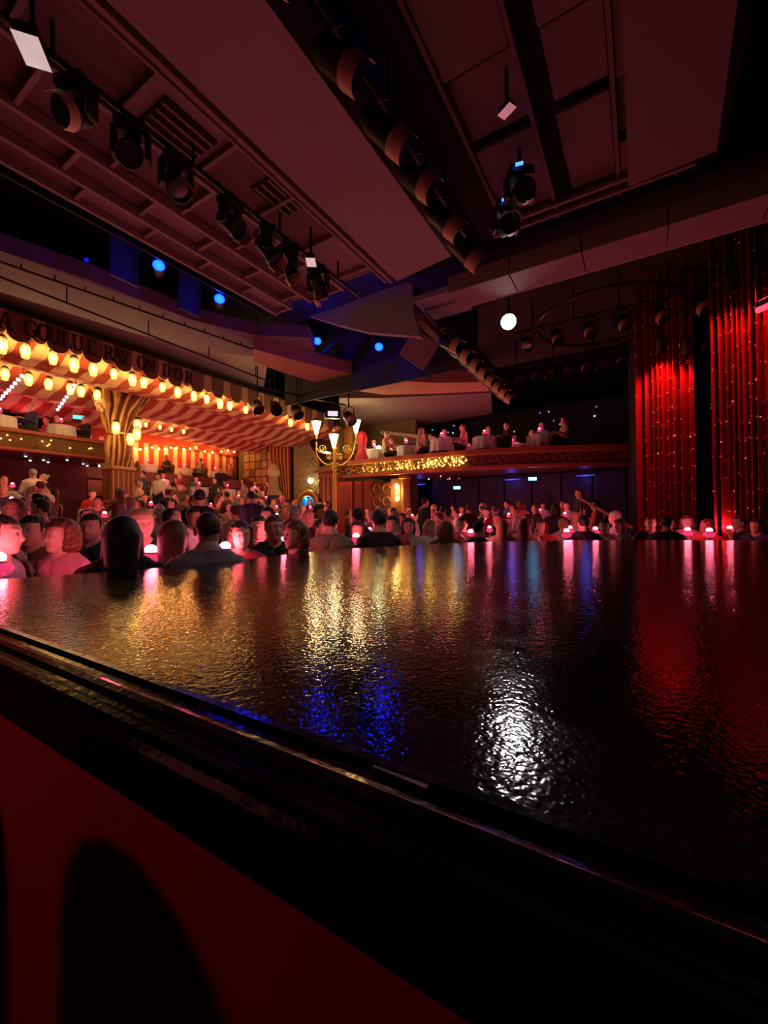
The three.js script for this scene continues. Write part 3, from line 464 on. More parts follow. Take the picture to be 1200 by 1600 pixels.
  [[655, 790, 0.5], [800, 770, 0.35], [915, 775, 0.3]].forEach(([x, y, cd], i) => { const p = atZ(x, y, -16.2); p.y = 1.72; const t = thing('blue_uplight', `blue tube light, ${ORD[i]} from the gold column under the balcony`, 'light', p); mesh('tube', rod(V(-0.3, 0, 0), V(0.3, 0, 0), 0.025), glow(lin(0.1, 0.2, 0.8), lin(0.14, 0.2, 1), 0.2), t); mesh('mount', box(0.5, 0.22, 0.03, 0, 0.13, -0.02), M.blackMetal, t); pointLight(t, lin(0.08, 0.12, 1), cd * 0.7, 0, -0.06, 0.06, 4); });
}

// ------------------------------------------------------------------ decorative corner between tent and balcony
{
  const Z = -15.5, wx = (px) => atZ(px, 760, Z).x, wy = (px, py) => atZ(px, py, Z).y;
  struct('wall_corner', box(wx(640) - wx(372) + 0.4, 5, 0.2, (wx(640) + wx(372)) / 2, 2.2, Z - 0.3), mat(lin(0.12, 0.09, 0.04), 0.8), 'olive brown wall at the corner of the tent');
  // lattice of woven panels
  const lat = thing('lattice_screen', 'tall brown lattice screen of square panels beside the tent wall', 'screen', V(0, 0, 0));
  const lx0 = wx(380), lx1 = wx(426), ly0 = 0.4, ly1 = wy(400, 684);
  mesh('board', box(lx1 - lx0, ly1 - ly0, 0.06, (lx0 + lx1) / 2, (ly0 + ly1) / 2, Z - 0.12), M.wood, lat);
  for (let i = 0; i < 5; i++) for (let j = 0; j < 10; j++) mesh('panel', rbox((lx1 - lx0) / 5 - 0.06, (ly1 - ly0) / 10 - 0.06, 0.06, 0.02, lx0 + (i + 0.5) * (lx1 - lx0) / 5, ly0 + (j + 0.5) * (ly1 - ly0) / 10, Z - 0.06), (i * 3 + j) % 4 ? M.woodLight : M.wood, lat);
  // striped gathered curtain
  function folds(x0, x1, y0, y1, z, n, amp, colA, colB, narrow) {
    const nu = n * 8, nv = 16, pos = [], col = [], idx = [];
    for (let j = 0; j <= nv; j++) for (let i = 0; i <= nu; i++) { const u = i / nu, v = j / nv, pinch = narrow ? narrow(v) : 1, xc = x1 + (x0 - x1) * pinch; const x = x1 + (x0 - x1) * (1 - u) * pinch + 0 * xc; pos.push(x, y0 + (y1 - y0) * v, z + amp * Math.sin(u * n * Math.PI * 2)); col.push(...(Math.floor(u * n * 2) % 2 ? colA : colB)); if (i < nu && j < nv) { const a = j * (nu + 1) + i, b = a + nu + 1; idx.push(a, a + 1, b, b, a + 1, b + 1); } }
    const g = new THREE.BufferGeometry(); g.setAttribute('position', new THREE.Float32BufferAttribute(pos, 3)); g.setAttribute('color', new THREE.Float32BufferAttribute(col, 3)); g.setIndex(idx); g.computeVertexNormals(); return g;
  }
  const vcm = mat(0xffffff, 0.8, { vertexColors: true });
  tag(mesh('striped_drape', folds(wx(424), wx(457), 0.4, wy(440, 675), Z + 0.12, 6, 0.09, [0.3, 0.06, 0.03], [0.55, 0.3, 0.13], (v) => 0.55 + 0.45 * Math.min(1, Math.abs(v - 0.25) * 2.2)), vcm), 'gathered red and tan striped drape beside the lattice screen', 'curtain');
  // cream bell-shaped dress form lamp
  const s = atZ(428, 750, Z + 0.6), sl = thing('bell_sconce', 'cream bell shaped sconce hanging before the lattice screen', 'sconce', V(s.x, 0, s.z));
  mesh('shade', lathe([[0.1, wy(428, 728)], [0.3, wy(428, 738)], [0.34, wy(428, 742)], [0.22, wy(428, 748)]], 20), mat(lin(0.6, 0.55, 0.33), 0.6), sl);
  mesh('skirt', lathe([[0.2, wy(428, 747)], [0.25, wy(428, 760)], [0.38, wy(428, 776)]], 20), mat(lin(0.4, 0.34, 0.16), 0.7), sl);
  mesh('post', cyl(0.04, 0.05, wy(428, 728) + 0.2, 0, (wy(428, 728) - 0.2) / 2 , 0), M.brass, sl);
  // ornamental curved panel
  const op = [[460, 795], [460, 690], [468, 676], [478, 680], [486, 700], [494, 712], [499, 725], [499, 795]].map(([a, b]) => V(atZ(a, b, Z + 0.2).x, Math.max(0.2, atZ(a, b, Z + 0.2).y), 0));
  const os = new THREE.Shape(op.map((p) => new THREE.Vector2(p.x, p.y)));
  const orn = thing('ornate_panel', 'curved silver gold ornamental panel with swirling relief', 'panel', V(0, 0, 0));
  mesh('panel', planarUV(new THREE.ExtrudeGeometry(os, { depth: 0.1, bevelSize: 0.04, bevelThickness: 0.04, bevelSegments: 2 }).translate(0, 0, Z + 0.1), 'x', 'y', 0.35), mat(lin(0.34, 0.3, 0.2), 0.4, { metalness: 0.5, bumpMap: filigree, bumpScale: 0.12 }), orn);
  mesh('border', tube(op.slice(1, 7).map((p) => V(p.x + 0.03, p.y, Z + 0.26)), 0.05, 40), M.gold, orn);
  const ac = atZ(482, 775, Z + 0.5);
  const arch = thing('gilded_arch', 'gilded round arch over a blue lit niche', 'arch', V(ac.x, 0, ac.z));
  const ay = wy(482, 790);
  mesh('surround', new THREE.TorusGeometry(0.62, 0.12, 10, 30, Math.PI).translate(0, ay, 0), M.gold, arch);
  mesh('inner_ring', new THREE.TorusGeometry(0.46, 0.06, 8, 30, Math.PI).translate(0, ay, 0.05), M.brass, arch);
  mesh('jamb', join(box(0.2, 1.2, 0.2, -0.62, ay - 0.6, 0), box(0.2, 1.2, 0.2, 0.62, ay - 0.6, 0)), M.gold, arch);
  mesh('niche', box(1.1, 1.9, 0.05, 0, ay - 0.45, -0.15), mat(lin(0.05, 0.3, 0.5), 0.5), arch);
  const bl = thing('niche_lamp', 'small blue lamp inside the gilded arch niche', 'lamp', V(ac.x - 0.15, ay + 0.3, ac.z - 0.02)); mesh('bulb', new THREE.SphereGeometry(0.05, 10, 8), glow(lin(0.3, 0.7, 1), lin(0.1, 0.6, 1), 3), bl); mesh('mount', box(0.04, 0.1, 0.08, 0, 0.06, -0.06), M.blackMetal, bl); pointLight(bl, lin(0.05, 0.45, 1), 0.9, 0, -0.02, 0.1, 2);
  const al = at(485, 751, 20); const gl = thing('arch_lamp', 'glowing yellow globe lamp above the gilded arch', 'lamp', al); mesh('globe', new THREE.SphereGeometry(0.14, 16, 12), glow(lin(0.9, 0.75, 0.4), lin(1, 0.75, 0.3), 6), gl); mesh('mount', rod(V(0, 0, -0.12), V(0, 0, -0.5), 0.03), M.brass, gl); pointLight(gl, lin(1, 0.6, 0.2), 1.8, 0, 0, 0.16, 5);
  // wooden kiosk, coloured drapes, red dress form
  const kz = -14.2, kx = (px) => atZ(px, 760, kz).x, ky = (px, py) => atZ(px, py, kz).y;
  const ki = thing('wooden_kiosk', 'carved orange brown wooden booth beside the street lamp', 'booth', V(0, 0, 0));
  mesh('body', rbox(kx(527) - kx(500), ky(514, 738) + 0.6, 0.6, 0.03, (kx(500) + kx(527)) / 2, (ky(514, 738) - 0.6) / 2, kz - 0.3), M.woodLight, ki);
  mesh('roof', new THREE.ConeGeometry(0.95, 0.55, 4).rotateY(Math.PI / 4).translate((kx(500) + kx(527)) / 2, ky(514, 738) + 0.27, kz - 0.3), M.orangeSoffit, ki);
  for (let i = 0; i < 4; i++) mesh('fluting', rbox(0.1, ky(514, 745) + 0.5, 0.05, 0.02, kx(502 + i * 7), (ky(514, 745) - 0.5) / 2, kz + 0.02), M.wood, ki);
  const cols = [[0.5, 0.3, 0.05], [0.08, 0.2, 0.06], [0.55, 0.2, 0.04], [0.5, 0.4, 0.06], [0.1, 0.25, 0.1]];
  const cw = thing('colour_drape', 'yellow, green and orange striped hanging above the street lamp', 'drape', V(0, 0, 0));
  for (let i = 0; i < 5; i++) mesh('strip', rbox(kx(527) - kx(520) + 0.0, ky(530, 652) - ky(530, 715), 0.08, 0.03, kx(516 + i * 7.2), (ky(530, 652) + ky(530, 715)) / 2, kz - 0.55 + 0.05 * (i % 2)), mat(lin(...cols[i]), 0.8), cw);
  mesh('rod', rod(V(kx(510), ky(530, 651), kz - 0.55), V(kx(552), ky(530, 651), kz - 0.55), 0.03), M.brass, cw);
  const rd = at(566, 690, 15.9), rf = thing('red_drape', 'bright red gathered drape standing at the balcony end', 'drape', V(rd.x, 2.15, rd.z));
  mesh('cloth', new THREE.LatheGeometry([[0.34, 0], [0.3, 0.4], [0.14, 0.85], [0.2, 1.15], [0.16, 1.35], [0.05, 1.45]].map((p) => new THREE.Vector2(...p)), 40), mat(lin(0.5, 0.02, 0.03), 0.6), rf);
  // posters and carved door under the balcony
  const uz = -13.6, ux = (px) => atZ(px, 775, uz).x, uy = (px, py) => atZ(px, py, uz).y;
  const pc = [[529, 551], [555, 566], [570, 582]];
  pc.forEach(([a, b], i) => { const t = thing('painted_screen', `tall painted red panel, ${ORD[i]} from the street lamp under the balcony`, 'panel', V(0, 0, 0)); const h = 1.75 + 0.6; mesh('frame', rbox(ux(b) - ux(a), h, 0.1, 0.02, (ux(a) + ux(b)) / 2, 1.75 - h / 2, uz), mat(lin(0.55, 0.05, 0.03), 0.5), t); mesh('picture', box((ux(b) - ux(a)) * 0.7, h * 0.5, 0.04, (ux(a) + ux(b)) / 2, 1.0, uz + 0.05), mat(lin(0.42, 0.09, 0.06), 0.55, { bumpMap: filigree, bumpScale: 0.02 }), t); });
  const dr = thing('carved_door', 'brown carved door with arched scrollwork under the balcony', 'door panel', V(0, 0, 0));
  mesh('leaf', rbox(ux(613) - ux(584), 2.2, 0.08, 0.02, (ux(584) + ux(613)) / 2, 0.55, uz), M.wood, dr);
  for (let i = 0; i < 4; i++) mesh('scroll', new THREE.TorusGeometry(0.16, 0.03, 6, 18, 4.6).translate(ux(590 + (i % 2) * 15), 0.9 + 0.5 * Math.floor(i / 2), uz + 0.06), M.woodLight, dr);
  const gc = thing('gold_column', 'fluted golden column at the end of the carved door', 'column', V(ux(637), -0.5, uz + 0.2)); mesh('shaft', cyl(0.13, 0.15, 2.2, 0, 1.15, 0, 12), M.gold, gc); mesh('capital', rbox(0.36, 0.12, 0.36, 0.03, 0, 2.25, 0), M.gold, gc); mesh('foot', rbox(0.36, 0.12, 0.36, 0.03, 0, 0.06, 0), M.gold, gc);
  struct('wall_panelling', box(ux(640) - ux(612), 2.3, 0.1, (ux(612) + ux(640)) / 2, 0.6, uz), M.woodLight, 'warm brown panelling around the candle sconce');
  const sc = at(620, 770, project(V(ux(620), 1, uz))[2] - 0.25), cs = thing('candle_sconce', 'tall yellow candle sconce on the brown panelling', 'sconce', sc); mesh('back_plate', rbox(0.16, 0.6, 0.03, 0.01, 0, 0, -0.12), M.brass, cs);
  for (const [y, rr] of [[0.22, 0.085], [0, 0.06], [-0.22, 0.07]]) mesh('flame_bulb', new THREE.SphereGeometry(rr, 12, 10).scale(0.8, 1.5, 0.8).translate(0, y, 0), glow(lin(0.9, 0.7, 0.3), lin(1, 0.66, 0.2), 10), cs);
  mesh('arm', rod(V(0, 0, -0.1), V(0, 0, 0), 0.02), M.brass, cs); pointLight(cs, lin(1, 0.55, 0.15), 1.8, 0, 0.05, 0.14, 5);
  // street lamp
  const lp = at(523, 760, 15.2), sl2 = thing('street_lamp', 'ornate gold street lamp with three glowing white lanterns', 'street lamp', V(lp.x, floorY(lp.x, lp.z), lp.z), Math.atan2(-lp.x, -lp.z));
  const k = 15.2 / F, yy = (py) => (810 - py) * k + EYE - sl2.position.y, xx = (px) => (px - 523) * k;
  mesh('post', lathe([[0.22, 0], [0.22, 0.1], [0.12, 0.2], [0.1, 0.6], [0.14, 0.7], [0.075, 0.85], [0.06, yy(735)], [0.1, yy(728)], [0.06, yy(722)], [0.05, yy(702)], [0.1, yy(699)], [0, yy(697)]], 16), M.gold, sl2);
  const spiral = (cx, cy, s, r0) => { const p = []; for (let i = 0; i <= 26; i++) { const a = i / 26 * Math.PI * 3.4, r = r0 * (1 - i / 32); p.push(V(cx + s * r * Math.cos(a), cy - r * Math.sin(a), 0)); } return tube(p, 0.022, 60, 6); };
  for (const s of [-1, 1]) { mesh('arm', tube([V(0, yy(722), 0), V(s * 0.25, yy(726), 0), V(s * 0.62, yy(712), 0), V(s * (s < 0 ? 0.66 : 0.78), yy(s < 0 ? 690 : 688), 0)], 0.03, 30), M.gold, sl2); mesh('scroll', spiral(s * 0.45, yy(700), s, 0.17), M.gold, sl2); mesh('scroll', spiral(s * 0.2, yy(712), -s, 0.12), M.gold, sl2); }
  for (const [px, py] of [[495, 668], [522, 688], [557, 665]]) {
    const c = V(xx(px), yy(py), 0), h = new THREE.Group(); h.name = 'lantern_head'; h.position.copy(c); sl2.add(h);
    mesh('glass', lathe([[0.06, -0.25], [0.13, 0.0], [0.2, 0.22], [0.18, 0.24]], 6), glow(lin(0.95, 0.85, 0.65), lin(1, 0.8, 0.45), 2.2), h);
    mesh('cap', join(new THREE.ConeGeometry(0.22, 0.14, 6).translate(0, 0.3, 0), cyl(0.02, 0.03, 0.1, 0, 0.4, 0)), M.brass, h);
    mesh('stem', cyl(0.05, 0.03, 0.16, 0, -0.33, 0, 8), M.gold, h);
    pointLight(h, lin(1, 0.66, 0.3), 3, 0, 0.02, 0.24, 6);
  }
  const mon = at(520, 646, 13.5), mo = thing('small_monitor', 'small white lit screen hanging above the street lamp', 'screen', mon, Math.atan2(-mon.x, -mon.z)); mesh('case', rbox(0.5, 0.4, 0.2, 0.02, 0, 0.06, -0.12), M.blackMetal, mo); mesh('display', box(0.32, 0.16, 0.01, 0, 0, -0.01), glow(lin(0.7, 0.7, 0.8), lin(0.8, 0.82, 1), 0.9), mo); mesh('bracket', rod(V(0, 0.2, -0.12), V(0, 6.4 - mon.y, -0.12), 0.02), M.blackMetal, mo);
  [[402, 632], [430, 634], [463, 640], [545, 650]].forEach(([x, y], i) => { const p = at(x, y, 12.6); parCan(p.add(V(0, 0.28, 0)), V(0.6, -0.5, 0.4), `black lamp housing, ${ORD[i]} on the truss at the tent corner`, 'lamps on the tent corner truss', 1.35, i !== 1); mesh('stem', cyl(0.015, 0.015, (6.4 - p.y) / 1.35, 0, (6.4 - p.y) / 2.7, 0), M.blackMetal, scene.children[scene.children.length - 1]); });
  const wc = at(508, 707, 15.4), wl = thing('white_lamp_arm', 'short white glowing lamp arm behind the street lamp', 'lamp', wc); mesh('tube', rod(V(-0.25, 0.05, 0), V(0.25, -0.05, 0), 0.04), glow(0xffffff, lin(0.9, 0.92, 0.85), 1.6), wl); mesh('bracket', rod(V(0.25, -0.05, 0), V(0.5, -0.1, -0.1), 0.025), M.brass, wl);
  // green-yellow glow recess at balcony end
  const gy = at(640, 690, 17.2); const gw = thing('service_hatch', 'pale green lit servery panel behind the balcony tables', 'servery', V(gy.x, 2.15, gy.z - 0.6)); mesh('panel', rbox(2.6, 1.6, 0.1, 0.02, -0.6, 0.8, 0), mat(lin(0.4, 0.42, 0.12), 0.7), gw); mesh('shelf', rbox(2.6, 0.08, 0.4, 0.02, -0.6, 0.9, 0.2), M.cream, gw); mesh('beam', bar(V(-1.6, 1.9, 0.2), V(1.0, 1.35, 0.2), 0.2, 0.14), M.cream, gw);
  const ll = at(592, 700, 16.2), lm = thing('servery_lamp', 'bright white work lamp on the servery shelf', 'lamp', ll); mesh('globe', new THREE.SphereGeometry(0.1, 12, 10), glow(0xffffff, lin(1, 0.95, 0.6), 5), lm); mesh('base', cyl(0.03, 0.06, 0.3, 0, -0.24, 0), M.brass, lm); pointLight(lm, lin(0.9, 1, 0.4), 1.2, 0, 0.02, 0.13, 3);
}

// ------------------------------------------------------------------ red stage curtains
{
  const batten = (px0, py0, px1, py1, d, label) => { const a = at(px0, py0, d), b = at(px1, py1, d), t = thing('red_batten', label, 'light bar', V(0, 0, 0)); mesh('tube', rod(a, b, 0.045), glow(lin(0.8, 0.1, 0.15), lin(1, 0.05, 0.09), 2.2), t); mesh('housing', rod(a.clone().add(V(0, 0.09, 0)), b.clone().add(V(0, 0.09, 0)), 0.05), M.blackMetal, t); for (const q of [a, b]) mesh('hanger', rod(q.clone().add(V(0, 0.05, 0)), V(q.x, 6.4, q.z), 0.012, 6), M.blackMetal, t); const m = a.clone().add(b).multiplyScalar(0.5); return [t, m]; };
  function curtain(px0, d0, px1, d1, top, n, seed, label) {
    const a = at(px0, 810, d0), b = at(px1, 810, d1), r = rng(seed), ph = Array.from({ length: n + 2 }, () => 0.5 + r());
    const nu = n * 12, nv = 20, pos = [], idx = [], L = V(b.x - a.x, 0, b.z - a.z), nrm = V(-L.z, 0, L.x).normalize(); if (nrm.z < 0) nrm.negate();
    for (let j = 0; j <= nv; j++) for (let i = 0; i <= nu; i++) { const u = i / nu, v = j / nv, k = u * n, y = FLOOR + (top - FLOOR) * v; const am = (0.13 + 0.09 * Math.sin(k * 1.9 + 1)) * (ph[Math.floor(k)] + (ph[Math.floor(k) + 1] - ph[Math.floor(k)]) * (k % 1)) * (0.7 + 0.3 * (1 - v)); const w0 = Math.sin(k * Math.PI * 2 + 0.9 * Math.sin(k * 1.3 + v * 1.2)), w = w0 > 0 ? Math.pow(w0, 0.7) : w0 * 1.5; const o = am * w + 0.05 * Math.sin(k * 5.1 + v * 2); pos.push(a.x + L.x * u + nrm.x * o, y, a.z + L.z * u + nrm.z * o); if (i < nu && j < nv) { const q = j * (nu + 1) + i, s = q + nu + 1; idx.push(q, q + 1, s, s, q + 1, s + 1); } }
    const g = new THREE.BufferGeometry(); g.setAttribute('position', new THREE.Float32BufferAttribute(pos, 3)); g.setIndex(idx); g.computeVertexNormals();
    const t = thing('stage_curtain', label, 'curtain', V(0, 0, 0)); mesh('cloth', g, M.curtain, t);
    const im = new THREE.InstancedMesh(new THREE.OctahedronGeometry(0.019), mat(lin(0.9, 0.4, 0.36), 0.22, { metalness: 0.5 }), 520); im.name = 'sequins'; im.userData.kind = 'stuff'; const m4 = new THREE.Matrix4();
    for (let i = 0; i < 520; i++) { const q = Math.floor(r() * (nu + 1)) + (nu + 1) * Math.floor(3 + r() * (nv - 3)); m4.makeRotationY(r() * 6).setPosition(pos[q * 3] + nrm.x * 0.012, pos[q * 3 + 1] + r() * 0.1, pos[q * 3 + 2] + nrm.z * 0.012); im.setMatrixAt(i, m4); } t.add(im);
    return { a, b, nrm };
  }
  curtain(1004, 8.9, 1088, 8.1, 5.1, 9, 3, 'sequinned red velvet stage curtain on the balcony side');
  curtain(1118, 7.2, 1300, 6.2, 5.1, 17, 6, 'sequinned red velvet stage curtain at the frame edge');
  struct('wall_wing', slab([at(1080, 810, 10.2), at(1420, 810, 8.6), at(1420, 810, 8.8), at(1080, 810, 10.4)], FLOOR, 6), M.void, 'black masking wall behind the red curtains');
  struct('wall_masking', slab([at(985, 810, 11.8), at(1009, 810, 9.3), at(1012, 810, 9.5), at(990, 810, 11.9)], FLOOR, 6), M.void, 'black masking flat between balcony and curtain');
  const [t1, m1] = batten(1126, 522, 1153, 506, 7.6, 'short glowing red light bar above the curtain gap');
  const [t2, m2] = batten(1184, 485, 1203, 476, 6.3, 'glowing red light bar at the frame edge');
  const spot = (t, p, q, cd, ang) => { const s = new THREE.SpotLight(lin(1, 0.04, 0.045), cd, 0, ang, 0.8, 2); s.position.copy(p); s.target.position.copy(q); s.castShadow = true; s.shadow.radius = 3; s.name = 'light'; t.add(s, s.target); };
  spot(t1, m1.clone().add(V(0, -0.08, 0.1)), at(1060, 700, 8.5), 2.5, 0.75);
  spot(t2, m2.clone().add(V(0, -0.08, 0.1)), at(1180, 700, 6.8), 2.5, 0.85);
  // upper red washes hung before the curtains, hidden in the black flies
  [[1034, 548, 8.2, 1030, 660, 8.75, 11], [1075, 548, 7.9, 1070, 660, 8.3, 5], [1142, 470, 6.75, 1138, 620, 7.1, 6], [1190, 470, 6.4, 1190, 600, 6.75, 8]].forEach(([x, y, d, tx, ty, td, cd], i) => { const p = at(x, y, d); p.y = [3.6, 3.45, 4.0, 4.1][i]; const q = at(tx, ty, td), dir = q.clone().sub(p).normalize(); const t = parCan(p.clone().add(V(0, 0.24, 0)), dir, `black wash light above the red curtains, ${ORD[i]} from the balcony`, undefined, 0.8, false); mesh('stem', cyl(0.02, 0.02, 3.2, 0, 1.6, 0), M.blackMetal, t); const h = t.children.find((c) => c.name === 'can'); h.children.find((c) => c.name === 'lens').material = glow(lin(0.6, 0.02, 0.02), lin(1, 0.02, 0.02), 1.2); const s = new THREE.SpotLight(lin(1, 0.05, 0.045), cd * 1.0, 0, 0.82, 0.75, 2); s.position.set(0, 0, 0.19); s.target.position.set(0, 0, 2); s.castShadow = true; s.shadow.radius = 4; s.name = 'light'; h.add(s, s.target); });
}
// ------------------------------------------------------------------ people: bodies meshed from distance fields (surface nets)
function nets(f, mn, mx, c) {
  const n = [0, 1, 2].map((k) => Math.ceil((mx[k] - mn[k]) / c) + 1), [nx, ny, nz] = n, val = new Float32Array(nx * ny * nz);
  for (let z = 0, i = 0; z < nz; z++) for (let y = 0; y < ny; y++) for (let x = 0; x < nx; x++, i++) val[i] = f(mn[0] + x * c, mn[1] + y * c, mn[2] + z * c);
  const id = new Int32Array(nx * ny * nz).fill(-1), pos = [], idx = [], sx = 1, sy = nx, sz = nx * ny;
  const co = [0, sx, sy, sx + sy, sz, sx + sz, sy + sz, sx + sy + sz], E = [[0, 1], [2, 3], [4, 5], [6, 7], [0, 2], [1, 3], [4, 6], [5, 7], [0, 4], [1, 5], [2, 6], [3, 7]];
  for (let z = 0; z < nz - 1; z++) for (let y = 0; y < ny - 1; y++) for (let x = 0; x < nx - 1; x++) {
    const i = x + y * sy + z * sz; let m = 0; for (let k = 0; k < 8; k++) if (val[i + co[k]] < 0) m |= 1 << k; if (m === 0 || m === 255) continue;
    let px = 0, py = 0, pz = 0, q = 0;
    for (const [a, b] of E) { if (((m >> a) & 1) === ((m >> b) & 1)) continue; const va = val[i + co[a]], vb = val[i + co[b]], t = va / (va - vb); px += (a & 1) + ((b & 1) - (a & 1)) * t; py += ((a >> 1) & 1) + (((b >> 1) & 1) - ((a >> 1) & 1)) * t; pz += (a >> 2) + ((b >> 2) - (a >> 2)) * t; q++; }
    id[i] = pos.length / 3; pos.push(mn[0] + (x + px / q) * c, mn[1] + (y + py / q) * c, mn[2] + (z + pz / q) * c);
  }
  const quad = (a, b, d, e, flip) => { if (a < 0 || b < 0 || d < 0 || e < 0) return; if (flip) idx.push(a, d, b, b, d, e); else idx.push(a, b, d, b, e, d); };
  for (let z = 1; z < nz - 1; z++) for (let y = 1; y < ny - 1; y++) for (let x = 1; x < nx - 1; x++) {
    const i = x + y * sy + z * sz, s = val[i] < 0;
    if (s !== val[i + sx] < 0) quad(id[i - sy - sz], id[i - sz], id[i - sy], id[i], !s);
    if (s !== val[i + sy] < 0) quad(id[i - sx - sz], id[i - sz], id[i - sx], id[i], s);
    if (s !== val[i + sz] < 0) quad(id[i - sx - sy], id[i - sy], id[i - sx], id[i], !s);
  }
  const nor = new Float32Array(pos.length), h = c * 0.5;
  for (let i = 0; i < pos.length; i += 3) { const [x, y, z] = [pos[i], pos[i + 1], pos[i + 2]]; let a = f(x + h, y, z) - f(x - h, y, z), b = f(x, y + h, z) - f(x, y - h, z), d = f(x, y, z + h) - f(x, y, z - h); const l = Math.hypot(a, b, d) || 1; nor[i] = a / l; nor[i + 1] = b / l; nor[i + 2] = d / l; }
  const g = new THREE.BufferGeometry(); g.setAttribute('position', new THREE.Float32BufferAttribute(pos, 3)); g.setAttribute('normal', new THREE.BufferAttribute(nor, 3)); g.setIndex(idx); return g;
}
const smin = (a, b, k) => { const h = Math.max(k - Math.abs(a - b), 0) / k; return Math.min(a, b) - h * h * k * 0.25; };
function cap(x, y, z, a, b, ra, rb) { const bx = b[0] - a[0], by = b[1] - a[1], bz = b[2] - a[2], px = x - a[0], py = y - a[1], pz = z - a[2]; const h = Math.min(1, Math.max(0, (px * bx + py * by + pz * bz) / (bx * bx + by * by + bz * bz))); return Math.hypot(px - bx * h, py - by * h, pz - bz * h) - (ra + (rb - ra) * h); }
function ell(x, y, z, c, r) { const a = (x - c[0]) / r[0], b = (y - c[1]) / r[1], d = (z - c[2]) / r[2], k = Math.hypot(a, b, d); return (k - 1) * Math.min(r[0], r[1], r[2]) * (k > 0.4 ? 1 : 1); }
const lerp3 = (a, b, t) => [a[0] + (b[0] - a[0]) * t, a[1] + (b[1] - a[1]) * t, a[2] + (b[2] - a[2]) * t];
const ARMS = {
  table: (h) => [[[-0.25, h + 0.22, 0.06], [-0.12, h + 0.3, 0.31]], [[0.25, h + 0.22, 0.06], [0.13, h + 0.3, 0.3]]],
  lap: (h) => [[[-0.26, h + 0.22, -0.03], [-0.1, h + 0.13, 0.19]], [[0.26, h + 0.22, -0.03], [0.1, h + 0.13, 0.2]]],
  chin: (h) => [[[-0.25, h + 0.22, 0.06], [-0.08, h + 0.3, 0.3]], [[0.2, h + 0.25, 0.2], [0.07, h + 0.47, 0.19]]],
  lean: (h) => [[[-0.29, h + 0.25, 0.02], [-0.34, h + 0.29, 0.27]], [[0.28, h + 0.24, 0.04], [0.2, h + 0.3, 0.29]]],
  stand: (h) => [[[-0.25, h + 0.2, -0.03], [-0.24, h - 0.04, 0.06]], [[0.25, h + 0.2, -0.03], [0.16, h + 0.14, 0.22]]],
};
function rig(pose) {
  const st = pose === 'stand', h = st ? 0.9 : 0.47, arms = ARMS[pose](h);
  const kn = st ? [0.1, 0.48, 0.01] : [0.11, 0.49, 0.42], an = st ? [0.1, 0.09, -0.02] : [0.11, 0.09, 0.4];
  return { h, arms, kn, an, sh: 0.178, st };
}
function headSDF(hy) {
  const C = [0, hy, 0.02];
  return (x, y, z) => {
    let d = ell(x, y, z, [0, hy + 0.02, 0.008], [0.077, 0.096, 0.094]);
    d = smin(d, ell(x, y, z, [0, hy - 0.055, 0.035], [0.057, 0.062, 0.066]), 0.05);
    d = smin(d, cap(x, y, z, [0, hy - 0.13, -0.005], [0, hy - 0.03, 0.0], 0.054, 0.05), 0.03);
    d = smin(d, cap(x, y, z, [0, hy + 0.012, 0.092], [0, hy - 0.03, 0.113], 0.009, 0.014), 0.014);      // nose
    const ax = Math.abs(x);
    d = smin(d, cap(ax, y, z, [0.01, hy + 0.03, 0.094], [0.045, hy + 0.03, 0.078], 0.01, 0.008), 0.018);   // brow
    d = Math.max(d, -(ell(ax, y, z, [0.031, hy + 0.006, 0.101], [0.018, 0.012, 0.014])));                    // socket
    d = smin(d, cap(ax, y, z, [0, hy - 0.062, 0.096], [0.02, hy - 0.063, 0.088], 0.008, 0.006), 0.01);     // lips
    d = smin(d, ell(x, y, z, [0, hy - 0.1, 0.075], [0.025, 0.02, 0.022]), 0.02);                            // chin
    d = smin(d, ell(ax, y, z, [0.079, hy - 0.005, 0.0], [0.012, 0.033, 0.021]), 0.008);                      // ears
    return d;
  };
}
function torso(r, x, y, z, o = 0) {
  const h = r.h, ax = Math.abs(x);
  let d = cap(ax, y, z, [0.055, h + 0.04, 0], [0.05, h + 0.24, -0.02], 0.118, 0.103);
  d = smin(d, cap(ax, y, z, [0.05, h + 0.22, -0.02], [0.07, h + 0.42, -0.02], 0.104, 0.105), 0.06);
  d = smin(d, cap(ax, y, z, [0.05, h + 0.48, -0.02], [r.sh - 0.01, h + 0.455, -0.02], 0.062, 0.056), 0.06);
  d = smin(d, cap(ax, y, z, [0.0, h + 0.585, -0.02], [0.13, h + 0.49, -0.025], 0.05, 0.04), 0.04);
  return d - o;
}
function legs(r, x, y, z, o = 0) { const ax = Math.abs(x); let d = cap(ax, y, z, [0.09, r.h + 0.02, 0.02], r.kn, 0.092, 0.062); d = smin(d, cap(ax, y, z, r.kn, r.an, 0.06, 0.042), 0.03); d = smin(d, cap(ax, y, z, [r.an[0], 0.05, r.an[2] - 0.03], [r.an[0] + 0.01, 0.035, r.an[2] + 0.16], 0.045, 0.034), 0.03); return d - o; }
function armsD(r, x, y, z, cuff, o = 0) { let d = 9; r.arms.forEach(([e, w], i) => { const s = [i ? r.sh : -r.sh, r.h + 0.455, -0.02]; let a = cap(x, y, z, s, e, 0.054, 0.042); if (cuff > 0) { const wr = cuff < 1 ? lerp3(e, w, cuff) : w; a = smin(a, cap(x, y, z, e, wr, 0.042, 0.042 - 0.014 * Math.min(1, cuff)), 0.015); } d = Math.min(d, a); }); return d - o; }
